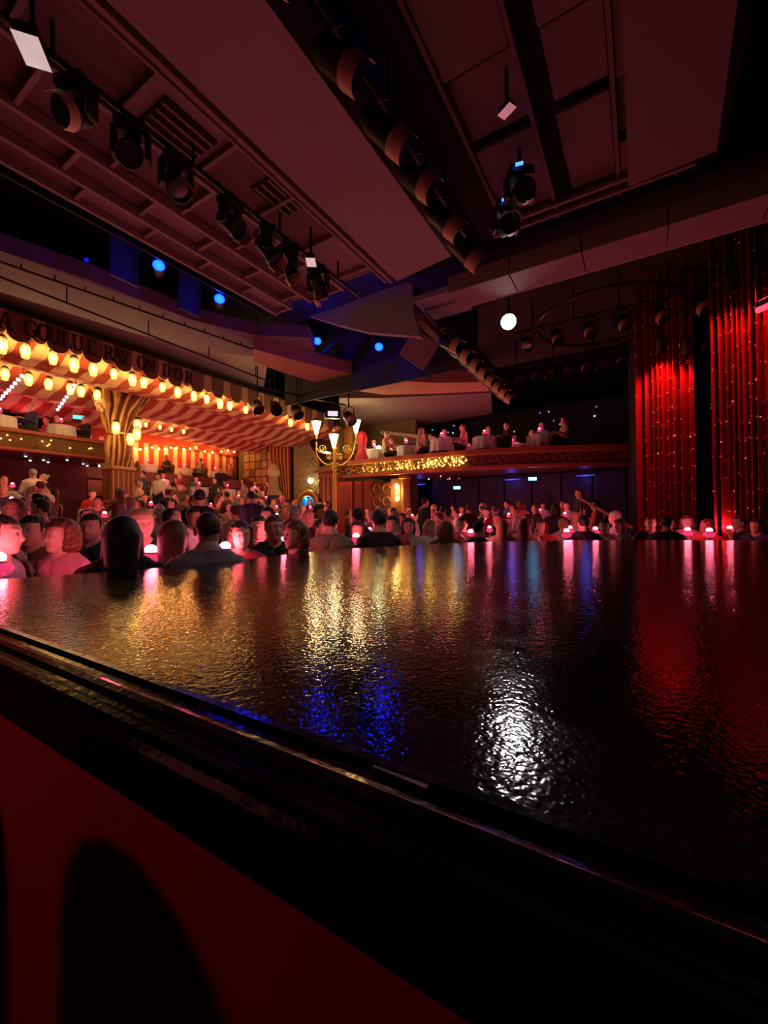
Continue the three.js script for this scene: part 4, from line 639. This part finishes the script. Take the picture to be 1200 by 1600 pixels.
function handGeo(c) {                                       // palm, four curled fingers of unequal length, thumb from the side of the palm
  const F4 = [[-0.03, 0.066], [-0.01, 0.078], [0.01, 0.074], [0.029, 0.058]];
  const f = (x, y, z) => {
    let d = ell(x, y, z, [0, 0, 0.045], [0.042, 0.016, 0.052]);
    d = smin(d, cap(x, y, z, [0, 0, -0.02], [0, 0, 0.02], 0.024, 0.024), 0.02);
    for (const [fx, l] of F4) { const a = [fx, 0, 0.085], b = [fx * 1.15, -0.012, 0.085 + l * 0.5], e = [fx * 1.15, -0.04, 0.085 + l * 0.85]; d = smin(d, Math.min(cap(x, y, z, a, b, 0.0095, 0.0088), cap(x, y, z, b, e, 0.0088, 0.0075)), 0.006); }
    const t0 = [-0.032, -0.004, 0.03], t1 = [-0.062, -0.014, 0.06], t2 = [-0.06, -0.024, 0.092]; d = smin(d, Math.min(cap(x, y, z, t0, t1, 0.0125, 0.011), cap(x, y, z, t1, t2, 0.011, 0.009)), 0.008);
    return d;
  };
  return nets(f, [-0.085, -0.065, -0.055], [0.055, 0.035, 0.175], c);
}
const HAIR = {
  short: (hy) => (x, y, z) => { let d = ell(x, y, z, [0, hy + 0.028, 0.002], [0.087, 0.1, 0.104]); d = Math.max(d, Math.min(z - 0.03 + 0.2 * (0.0), hy + 0.062 - y)); d = Math.max(d, hy - 0.07 - y); return d + 0.003 * Math.sin(x * 130 + y * 60) * Math.sin(z * 110 + y * 90); },
  shaved: (hy) => (x, y, z) => { let d = ell(x, y, z, [0, hy + 0.021, 0.007], [0.0795, 0.0985, 0.0965]); d = Math.max(d, Math.min(z - 0.02, hy + 0.075 - y)); return Math.max(d, hy - 0.05 - y); },
  long: (hy) => (x, y, z) => { let d = ell(x, y, z, [0, hy + 0.026, -0.004], [0.094, 0.104, 0.108]); d = Math.max(d, Math.min(z - 0.035, hy + 0.066 - y)); let s = cap(x * 0.62, y, z, [0, hy - 0.01, -0.055], [0, hy - 0.33, -0.115], 0.062, 0.05); s = smin(s, cap(Math.abs(x), y, z, [0.08, hy, -0.005], [0.1, hy - 0.25, 0.0], 0.03, 0.025), 0.03); s = Math.max(s, z - 0.05); return smin(d, s, 0.03); },
  bob: (hy) => (x, y, z) => { let d = ell(x, y, z, [0, hy + 0.022, -0.006], [0.102, 0.11, 0.116]); let s = ell(x, y, z, [0, hy - 0.07, -0.03], [0.112, 0.09, 0.09]); d = smin(d, s, 0.04); d = Math.max(d, Math.min(z - 0.03, hy + 0.066 - y)); return d + 0.005 * Math.sin(x * 90 + y * 40) * Math.sin(y * 80 + z * 70); },
  bun: (hy) => (x, y, z) => { let d = ell(x, y, z, [0, hy + 0.026, 0.002], [0.086, 0.1, 0.103]); d = Math.max(d, Math.min(z - 0.03, hy + 0.062 - y)); d = Math.max(d, hy - 0.08 - y); return smin(d, ell(x, y, z, [0, hy + 0.07, -0.11], [0.045, 0.042, 0.042]), 0.02); },
};
const geoCache = new Map();
function cached(k, fn) { if (!geoCache.has(k)) geoCache.set(k, fn()); return geoCache.get(k); }
function figureGeo(pose, near) {
  return cached(pose + near, () => {
    const r = rig(pose), hy = r.h + 0.7, hd = headSDF(hy), c = near ? 0.017 : 0.036, mx = [0.42, hy + 0.16, r.st ? 0.42 : 0.66], mn = [-0.42, -0.02, -0.24];
    const body = nets((x, y, z) => { let d = smin(torso(r, x, y, z), legs(r, x, y, z), 0.05); d = smin(d, armsD(r, x, y, z, 1), 0.025); return smin(d, cap(x, y, z, [0, hy - 0.2, -0.012], [0, hy - 0.09, 0], 0.06, 0.052), 0.05); }, mn, [mx[0], hy - 0.06, mx[2]], c);
    const head = nets(hd, [-0.11, hy - 0.15, -0.11], [0.11, hy + 0.14, 0.15], near ? 0.0065 : 0.017);
    const hg = handGeo(near ? 0.0055 : 0.0125), hands = r.arms.map(([e, w], i) => { const g = hg.clone(); if (!i) { g.scale(-1, 1, 1); const q = g.index.array; for (let k = 0; k < q.length; k += 3) { const t = q[k]; q[k] = q[k + 1]; q[k + 1] = t; } } const m = new THREE.Matrix4().lookAt(V(...w), V(...e), V(0, 1, 0)); m.setPosition(...w); return g.applyMatrix4(m); });
    const G = mergeGeometries([body, head, ...hands].map((g) => { const q = g.clone(); return q; }));
    const cl = (cuff) => nets((x, y, z) => { let d = smin(torso(r, x, y, z, 0.016), armsD(r, x, y, z, cuff, 0.014), 0.03); d += 0.004 * Math.sin(y * 42 + x * 25 + Math.sin(x * 30) * 2); d = Math.max(d, y - (r.h + 0.575 - 1.1 * Math.max(0, z - 0.02))); d = Math.max(d, r.h - 0.03 - y); return d; }, [-0.42, r.h - 0.09, -0.22], [0.42, r.h + 0.62, 0.42], c);
    const trousers = nets((x, y, z) => smin(legs(r, x, y, z, 0.015), torso(r, x, y, z, 0.012) + Math.max(0, y - r.h - 0.05) * 3, 0.04), mn, [mx[0], r.h + 0.2, mx[2] + 0.05], near ? 0.024 : 0.042);
    return { body: G, top: cl(0.92), tee: cl(0), trousers, hy };
  });
}
const SKIN = [lin(0.62, 0.36, 0.26), lin(0.55, 0.3, 0.2), lin(0.4, 0.2, 0.12), lin(0.66, 0.42, 0.32)].map((c) => mat(c, 0.55));
const HAIRC = { black: mat(lin(0.012, 0.009, 0.008), 0.62), brown: mat(lin(0.07, 0.028, 0.014), 0.62), auburn: mat(lin(0.14, 0.035, 0.015), 0.5), blond: mat(lin(0.4, 0.24, 0.1), 0.5), grey: mat(lin(0.4, 0.38, 0.36), 0.6) };
const CLOTH = { black: lin(0.012, 0.011, 0.012), white: lin(0.72, 0.7, 0.66), navy: lin(0.03, 0.035, 0.08), grey: lin(0.3, 0.28, 0.31), beige: lin(0.5, 0.38, 0.24), red: lin(0.35, 0.02, 0.025), pink: lin(0.6, 0.25, 0.3), olive: lin(0.2, 0.17, 0.08), teal: lin(0.05, 0.16, 0.18), brown: lin(0.16, 0.08, 0.04) };
const CM = Object.fromEntries(Object.entries(CLOTH).map(([k, c]) => [k, mat(c, 0.85)]));
const eyeG = new THREE.SphereGeometry(0.0125, 10, 8), eyeM = mat(lin(0.03, 0.02, 0.015), 0.15), whiteM = mat(lin(0.75, 0.72, 0.7), 0.3), lipM = mat(lin(0.42, 0.1, 0.09), 0.5);
const placed = [];
for (const p of balPts.slice(0, 0)) void p;
const block = (p, r) => placed.push([p.x, p.z, r, -9]);
block(at(523, 760, 15.2), 0.35); block(at(185, 770, 12.7), 0.5); block(at(482, 775, 20), 0.8);
for (let i = 0; i <= 10; i++) { block(at(1004 + i * 8.4, 810, 8.9 - 0.08 * i), 0.42); block(at(1118 + i * 18, 810, 7.2 - 0.1 * i), 0.42); }
function person(o) {
  const { pos, yaw, pose = 'table', near = 0, hair = 'short', hc = 'brown', cl = 'black', tee = 0, skin = 0, scale = 1, label, group } = o;
  const G = figureGeo(pose, near), t = thing('person', label, 'person', pos, yaw, group); t.scale.setScalar(scale);
  mesh('body', G.body, SKIN[skin], t);
  mesh(tee ? 'short_sleeved_top' : 'jacket', tee ? G.tee : G.top, CM[cl], t);
  mesh('trousers', G.trousers, CM[cl === 'white' || cl === 'pink' ? 'navy' : 'black'], t);
  if (hair !== 'none') mesh('hair', cached('hair' + hair + G.hy + near, () => nets(HAIR[hair](G.hy), [-0.15, G.hy - 0.46, -0.22], [0.15, G.hy + 0.17, 0.14], near ? 0.0085 : 0.021)), HAIRC[hc], t);
  if (near) { for (const s of [-1, 1]) { const e = mesh('eye', eyeG, whiteM, t); e.position.set(s * 0.031, G.hy + 0.006, 0.083); const p = mesh('pupil', cached('pup', () => new THREE.SphereGeometry(0.006, 8, 6)), eyeM, e); p.position.set(0, 0, 0.0085); } const l = mesh('lips', cached('lips', () => join(new THREE.SphereGeometry(1, 12, 8).scale(0.022, 0.004, 0.006).translate(0, 0.003, 0), new THREE.SphereGeometry(1, 12, 8).scale(0.019, 0.005, 0.006).translate(0, -0.004, 0)).translate(0, 0, 0)), lipM, t); l.position.set(0, G.hy - 0.062, 0.1); }
  placed.push([pos.x, pos.z, 0.3, pos.y]);
  return t;
}
// ------------------------------------------------------------------ chairs, tables, lamps
const chairG = { seat: rbox(0.42, 0.06, 0.42, 0.025, 0, 0.43, 0), back: cached('cb', () => { const s = new THREE.Shape(); s.moveTo(-0.19, 0); s.lineTo(0.19, 0); s.lineTo(0.2, 0.3); s.bezierCurveTo(0.2, 0.5, -0.2, 0.5, -0.2, 0.3); s.lineTo(-0.19, 0); return new THREE.ExtrudeGeometry(s, { depth: 0.03, bevelSize: 0.012, bevelThickness: 0.012, bevelSegments: 2, curveSegments: 8 }).rotateX(-0.1).translate(0, 0.44, -0.26); }), leg: cyl(0.02, 0.014, 0.42, 0, 0.21, 0, 8) };
function chair(pos, yaw, label, group, m = M.blackMetal, cm = M.wood, s = 1) { const t = thing('chair', label, 'chair', pos, yaw, group); t.scale.setScalar(s); mesh('seat', chairG.seat, cm, t); mesh('backrest', chairG.back, cm, t); for (const [x, z] of [[-0.17, -0.18], [0.17, -0.18], [-0.17, 0.17], [0.17, 0.17]]) { const l = mesh('leg', chairG.leg, m, t); l.position.set(x, 0, z); } return t; }
const tabG = { top: cyl(0.36, 0.36, 0.03, 0, 0.715, 0, 24), ped: lathe([[0.2, 0], [0.2, 0.03], [0.05, 0.08], [0.035, 0.4], [0.05, 0.7]], 14) };
const clothG = cached('cloth', () => { const nu = 72, ring = [[0.0, 0.734], [0.3, 0.734], [0.365, 0.733], [0.378, 0.722], [0.385, 0.66], [0.395, 0.5], [0.405, 0.38], [0.41, 0.32]], pos = [], idx = []; ring.forEach(([r, y], j) => { for (let i = 0; i <= nu; i++) { const a = i / nu * Math.PI * 2, w = j > 3 ? 1 + 0.016 * (j - 3) * Math.sin(a * 11 + Math.sin(a * 3)) : 1; pos.push(r * w * Math.cos(a), y, r * w * Math.sin(a)); if (i < nu && j < ring.length - 1) { const q = j * (nu + 1) + i, s = q + nu + 1; idx.push(q, q + 1, s, s, q + 1, s + 1); } } }); const g = new THREE.BufferGeometry(); g.setAttribute('position', new THREE.Float32BufferAttribute(pos, 3)); g.setIndex(idx); g.computeVertexNormals(); return g; });
const lampG = { base: lathe([[0, 0], [0.055, 0], [0.055, 0.012], [0.02, 0.025], [0.012, 0.05], [0.012, 0.13]], 14), shade: lathe([[0.012, 0.12], [0.05, 0.13], [0.068, 0.155], [0.07, 0.17], [0.05, 0.19], [0.04, 0.2]], 18), bulb: new THREE.SphereGeometry(0.04, 12, 10).scale(1, 0.85, 1).translate(0, 0.222, 0), fin: new THREE.TorusGeometry(0.042, 0.006, 6, 16).rotateX(Math.PI / 2).translate(0, 0.2, 0) };
const LAMPCD = 1.15;
const shadeM = glow(lin(0.8, 0.12, 0.25), lin(1, 0.05, 0.2), 0.7), lampBulb = glow(lin(1, 0.6, 0.7), lin(1, 0.22, 0.4), 5);
function tableLamp(p, label, group, cd = LAMPCD, s = 1) { const t = thing('table_lamp', label, 'lamp', p, 0, group); t.scale.setScalar(s); mesh('base', lampG.base, M.brass, t); mesh('shade', lampG.shade, shadeM, t); mesh('bulb', lampG.bulb, lampBulb, t); mesh('collar', lampG.fin, M.brass, t); pointLight(t, lin(1, 0.13, 0.2), cd, 0, 0.225, 0, 2); return t; }
const glassG = lathe([[0.028, 0], [0.028, 0.004], [0.004, 0.008], [0.004, 0.08], [0.024, 0.1], [0.032, 0.14], [0.028, 0.185]], 14);
function table(x, y, z, where, group, lamp = true, cd = LAMPCD) {
  const t = thing('dining_table', `round pedestal table ${where}`, 'table', V(x, y, z), 0, group + ' tables'); mesh('tabletop', tabG.top, M.wood, t); mesh('pedestal', tabG.ped, M.wood, t);
  const c = tag(mesh('tablecloth', clothG, M.cloth), `white tablecloth on the table ${where}`, 'tablecloth', group + ' cloths'); c.position.set(x, y, z);
  if (lamp) tableLamp(V(x, y + 0.735, z), `pink glowing table lamp ${where}`, group + ' lamps', cd);
  placed.push([x, z, 0.36, y]);
}
function faceCam(p) { return Math.atan2(-p.x, -p.z); }
const D = Math.PI / 180;
// spectators along the stage edge
const FRONT = [
  [0, 806, 2.75, 70, 'table', 'short', 'brown', 'grey', 'person in grey cut off by the frame edge at the first table'],
  [52, 806, 2.85, -35, 'chin', 'short', 'black', 'brown', 'person with short dark hair resting a hand on the chin'],
  [97, 812, 2.75, -60, 'table', 'bob', 'auburn', 'pink', 'person with auburn bob and pale pink top'],
  [143, 803, 3.0, -20, 'lap', 'short', 'black', 'navy', 'person with flat dark hair and open collar beside the black-haired woman'],
  [192, 808, 2.72, 176, 'lap', 'long', 'black', 'black', 'person seen from behind with long black hair and black top'],
  [221, 795, 3.5, 15, 'table', 'short', 'blond', 'black', 'fair-haired person lit pink facing the stage behind the black hair'],
  [272, 814, 3.15, 165, 'lap', 'long', 'brown', 'brown', 'person seen from behind with long brown hair'],
  [325, 800, 2.95, 178, 'lean', 'shaved', 'brown', 'grey', 'person with shaved head and grey jacket seen from behind'],
  [376, 815, 3.7, 12, 'table', 'bob', 'brown', 'red', 'person with brown bob facing the stage past the grey jacket'],
  [404, 806, 4.2, -5, 'chin', 'bun', 'black', 'black', 'person with hair in a bun behind the stage edge glasses'],
  [428, 805, 3.9, 20, 'lap', 'short', 'auburn', 'black', 'person with reddish short hair and deep neckline'],
  [462, 815, 3.75, -55, 'table', 'bob', 'auburn', 'black', 'person with curly auburn hair leaning over the stage edge in black'],
  [516, 798, 4.75, 180, 'lean', 'short', 'black', 'olive', 'person in olive jacket with short black hair seen from behind'],
  [500, 812, 5.5, 60, 'table', 'short', 'brown', 'black', 'short-haired person in profile beside the olive jacket'],
  [558, 815, 5.6, -10, 'table', 'bob', 'black', 'red', 'dark-haired person at the bright pink lamp by the olive jacket'],
  [592, 797, 5.0, 178, 'lean', 'short', 'black', 'black', 'broad-backed person in black jacket with short black hair'],
  [614, 806, 5.6, -40, 'chin', 'short', 'black', 'red', 'face lit red beside the broad black jacket'],
  [638, 810, 5.7, 5, 'table', 'bob', 'black', 'beige', 'round-faced person in beige beside the broad black jacket'],
  [672, 812, 6.1, 40, 'table', 'long', 'blond', 'white', 'blond person in white near the stage centre'],
  [697, 815, 5.9, 175, 'lap', 'long', 'brown', 'brown', 'brown-haired person seen from behind at stage centre'],
  [722, 808, 6.3, -15, 'chin', 'short', 'black', 'pink', 'person in lilac pink with a raised hand at stage centre'],
  [748, 822, 6.2, 130, 'lean', 'short', 'black', 'black', 'person in black slouching low at the stage edge'],
  [786, 812, 6.6, 170, 'lap', 'long', 'blond', 'beige', 'blond long-haired person in beige seen from behind'],
  [819, 810, 6.6, 185, 'lap', 'long', 'auburn', 'beige', 'auburn long-haired person in a fur collar seen from behind'],
  [846, 812, 7.0, -20, 'table', 'bob', 'brown', 'red', 'person with brown bob past the auburn hair'],
  [880, 810, 7.0, 150, 'table', 'short', 'blond', 'beige', 'sandy-haired person at the lamp before the tilted panel'],
  [912, 806, 6.7, 200, 'lean', 'short', 'black', 'black', 'tall person in black leaning away before the tilted panel'],
  [944, 815, 7.0, 0, 'table', 'short', 'black', 'white', 'dark-haired person in white past the leaning black jacket'],
  [968, 812, 7.1, -40, 'table', 'bob', 'brown', 'teal', 'brown-haired person nearest the red ledge'],
  [1016, 807, 7.2, 10, 'table', 'short', 'auburn', 'black', 'small face at the foot of the first red curtain'],
  [1042, 806, 6.5, 182, 'lap', 'short', 'black', 'black', 'black-haired person seen from behind at the first red curtain'],
  [1073, 806, 7.3, 5, 'table', 'bob', 'auburn', 'pink', 'red-lit face above the two bright lamps'],
  [1106, 812, 6.9, 160, 'lap', 'bob', 'auburn', 'red', 'dark-haired person, hair tinted for red backlight, bent over the two bright lamps'],  // auburn hair colour stands in for red backlight on dark hair
  [1156, 806, 7.0, -60, 'chin', 'short', 'black', 'black', 'person in profile below the second red curtain'],
  [1182, 815, 6.6, -20, 'table', 'short', 'black', 'navy', 'person in navy beside the profile below the second curtain'],
];
const NEARTAB = [[-4, 2.5], [60, 2.3], [236, 3.1], [352, 3.45], [440, 4.3], [556, 5.15], [655, 5.45], [735, 6.45], [885, 6.45], [930, 7.6], [1074, 6.75], [1108, 6.3], [1140, 7.6]];
for (const [px, top, d0, yaw, pose, hair, hc, cl, label] of FRONT.slice().sort((a, b) => a[2] - b[2])) {
  const d = d0 * (px < 500 ? 0.86 : 0.9);
  let dd = d, q = at(px, top, dd); for (let k = 0; k < 12 && placed.some(([a, b, r, h]) => Math.hypot(a - q.x, b - q.z) < (h < -5 ? r + 0.2 : 0.4)); k++) { dd += 0.1; q = at(px, top, dd); }
  const p = V(q.x, floorY(q.x, q.z), q.z), s = Math.min(1.06, Math.max(0.86, (q.y - p.y) / 1.288));
  person({ pos: p, yaw: faceCam(p) + yaw * D, pose, near: 1, hair, hc, cl, tee: cl === 'pink' ? 1 : 0, skin: (px * 7) % 4 === 2 ? 1 : (px * 7) % 4, scale: s, label, group: 'spectators along the stage edge' });
}
NEARTAB.forEach(([px, d0], i) => { const q = at(px, 810, d0 * (px < 500 ? 0.88 : 0.92)), y = floorY(q.x, q.z); const lamp = i !== 1 && i !== 6; table(q.x, y, q.z, `${lamp ? '' : 'without lamp, '}${ORD[i]} along the stage edge from the frame side`, 'stage edge', lamp, 0.6);
  for (let k = 0; k < 3; k++) { const a = k * 2.1 + i, g = tag(mesh('wine_glass', glassG, M.glass), `stemmed glass, ${ORD[k]} on the ${ORD[i]} stage edge table`, 'glass', 'glasses on the stage edge tables'); g.position.set(q.x + 0.24 * Math.cos(a), y + 0.735, q.z + 0.24 * Math.sin(a)); } });
// crowd
const R = rng(2024), pick = (a) => a[Math.floor(R() * a.length)];
const CLW = ['black', 'black', 'white', 'navy', 'grey', 'beige', 'red', 'black', 'white', 'brown', 'olive', 'pink', 'teal'], HW = ['short', 'short', 'long', 'bob', 'short', 'bun', 'shaved'], HCW = ['black', 'brown', 'brown', 'black', 'blond', 'grey', 'auburn'], PW = ['table', 'lap', 'chin', 'lean', 'table'];
const HN = { short: 'short', long: 'long', bob: 'bobbed', bun: 'tied-up', shaved: 'cropped' };
const free = (x, z, r, y = -1) => placed.every(([a, b, q, h]) => (h > -5 && Math.abs(h - y) > 1.4) || Math.hypot(a - x, b - z) > r + q - 0.04);
const seen = new Map(); let chairN = 0;
function crowdTable(x, z, zone, idx, n, y = floorY(x, z), withChair = false) {
  const pr = project(V(x, y + 1, z)); if (pr[2] < 3.4 || pr[0] < -60 || pr[0] > 1260) return false;
  if (!free(x, z, 0.36, y)) return false;
  table(x, y, z, `${ORD[idx]} ${zone}`, zone.slice(0, 60), true);
  const toStage = Math.atan2(-1.5 - x, -3.5 - z), offs = [Math.PI, Math.PI / 2 + 0.25, -Math.PI / 2 - 0.25, Math.PI - 0.9, 0.35].slice(0, n + 1);
  let k = 0;
  for (const o of offs) { if (k >= n) break; const a = toStage + o + (R() - 0.5) * 0.3, px = x + 0.74 * Math.sin(a), pz = z + 0.74 * Math.cos(a); if (Math.abs(floorY(px, pz) - y) > 0.01 && y === floorY(x, z)) continue; if (!free(px, pz, 0.27, y) || px < -19.0 || (px < -17.65 && y > 1.9 && y < 2 && px > -18.1)) continue; const p2 = project(V(px, y + 1.2, pz)); if (p2[2] < 3.6 || p2[0] < -40 || p2[0] > 1240) continue;
    const hair = pick(HW), hc = pick(HCW), cl = pick(CLW), yaw = (o === 0.35 ? Math.atan2(x - px, z - pz) : toStage * 0.5 + Math.atan2(x - px, z - pz) * 0.5) + (R() - 0.5) * 0.8;
    let yw = Math.atan2(x - px, z - pz) + (R() - 0.5) * 0.7; void yaw;
    person({ pos: V(px, y, pz), yaw: yw, pose: pick(PW), hair, hc, cl, tee: R() < 0.25 ? 1 : 0, skin: Math.floor(R() * 4), scale: 0.93 + R() * 0.1, label: `${cl}-clothed diner with ${HN[hair]} ${hc} hair, ${ORD[k]} at the ${ORD[idx]} table ${zone}`.split(' ').slice(0, 24).join(' '), group: 'diners ' + zone.slice(0, 50) });
    if (withChair) { const q = chair(V(px, y, pz), yw, `dark chair behind the ${ORD[k]} diner of the ${ORD[idx]} table ${zone}`, 'dining chairs'); q.scale.setScalar(0.97); chairN++; }
    k++; }
  return true;
}
function row(list, zone, n, chairs, yf) { let i = 0; for (const [x, z] of list) { const jx = x + (R() - 0.5) * 0.2, jz = z + (R() - 0.5) * 0.3; if (crowdTable(jx, jz, zone, i, n, yf === undefined ? floorY(jx, jz) : yf, chairs)) i++; } }
const zrow = (x, z0, z1, dz) => { const o = []; for (let z = z0; z > z1; z -= dz) o.push([x, z]); return o; };
const xrow = (z, x0, x1, dx) => { const o = []; for (let x = x0; x < x1; x += dx) o.push([x, z]); return o; };
row(zrow(-4.2, -3.4, -8.0, 1.5), 'in the front row', 4);
row(zrow(-6.45, -1.6, -7.2, 1.45), 'on the low step', 4);
row(zrow(-9.3, -2.6, -13, 1.55), 'in the middle rows', 4, true);
row(zrow(-11.8, -3.5, -14, 1.6), 'on the first terrace', 4, true);
row([...zrow(-14.3, -4.2, -5.6, 1.5), ...zrow(-14.3, -8.4, -14.6, 1.6)], 'on the second terrace', 4, true);
row(zrow(-16.7, -8.2, -14.8, 1.6), 'on the third terrace', 2, true);
row(zrow(-18.55, -8.6, -14.9, 1.7), 'against the striped wall', 2, true);
row(xrow(-8.5, -2.6, 1.2, 1.5), 'beyond the stage', 3);
row(xrow(-10.2, -6.2, 0.6, 1.5), 'before the balcony', 4);
row(xrow(-12.0, -7.8, -0.4, 1.5), 'at the balcony foot', 4);
row(xrow(-14.6, -6.6, -1.5, 1.9), 'under the balcony', 2);
// balcony diners
[[585, 0.8], [635, 0.8], [690, 0.75], [757, 0.75], [843, 0.78], [904, 0.75], [612, 2.4], [665, 2.4], [725, 2.3], [800, 2.4]].forEach(([px, off], i) => { const q = at(px, 700, balPx.reduce((a, b) => (Math.abs(b[0] - px) < Math.abs(a[0] - px) ? b : a))[1] + off); crowdTable(q.x, q.z, 'on the curved balcony', i, [3, 3, 3, 3, 3, 1, 3, 3, 3, 2][i], 2.15); });
[[-15.75, -2.9], [-15.75, -4.4], [-15.75, -5.9], [-17.3, -3.6], [-17.3, -5.4]].forEach(([x, z], i) => crowdTable(x, z, 'on the side balcony', i, 2, 2.55));
// standing staff
[[345, 712, 19.8, 10, 'black', 'waiter in black suit standing before the striped wall', 1.95], [247, 752, 14.2, -30, 'white', 'waiter in white shirt standing beside the draped pillar', 0.3], [312, 765, 5.6, 175, 'black', 'person in black suit standing with back turned behind the grey jacket', -0.78], [392, 778, 7.6, 170, 'navy', 'person in dark suit standing near the middle rows', -0.55], [664, 778, 10.4, 120, 'black', 'waiter in black standing below the gold balcony section', -0.75], [905, 775, 10.2, -60, 'black', 'waiter in black standing by the tilted panel', -0.75]].forEach(([px, top, d, yaw, cl, label, y]) => { const q = at(px, top, d); const yy = floorY(q.x, q.z), p = V(q.x, yy, q.z); person({ pos: p, yaw: faceCam(p) + yaw * D, pose: 'stand', near: d < 7 ? 1 : 0, hair: 'short', hc: 'black', cl, skin: 1, scale: Math.min(1.05, Math.max(0.9, (q.y - yy) / 1.72)), label, group: 'people standing' }); void y; });
// tilted ledge by the first curtain
{ const a = at(935, 790, 9.4), b = at(1000, 832, 8.6); const t = thing('handrail', 'dark red slanting handrail beside the first curtain', 'handrail', V(0, 0, 0)); const p0 = at(905, 778, 9.4), p1 = at(990, 826, 8.2); mesh('rail', bar(p0, p1, 0.06, 0.05), M.wood, t); for (const f of [0.05, 0.5, 0.95]) { const q = p0.clone().lerp(p1, f); mesh('post', rod(q, V(q.x, floorY(q.x, q.z), q.z), 0.025), M.blackMetal, t); } void a; void b; }
// near side, outside the frame: table lamp and bentwood chairs whose shadow falls on the red fascia
table(-1.4, FLOOR, 0.85, 'beside the camera on the near side', 'near side', true, 0.55);
chair(V(-1.0, FLOOR, 0.3), -0.63, 'dark bentwood chair beside the near stage wall', 'near side chairs').scale.set(0.6, 0.9, 0.9);
chair(V(-1.31, FLOOR, 0.31), -0.22, 'dark bentwood chair farther along the near stage wall', 'near side chairs').scale.set(0.6, 0.88, 0.9);
renderer.render(scene, camera);
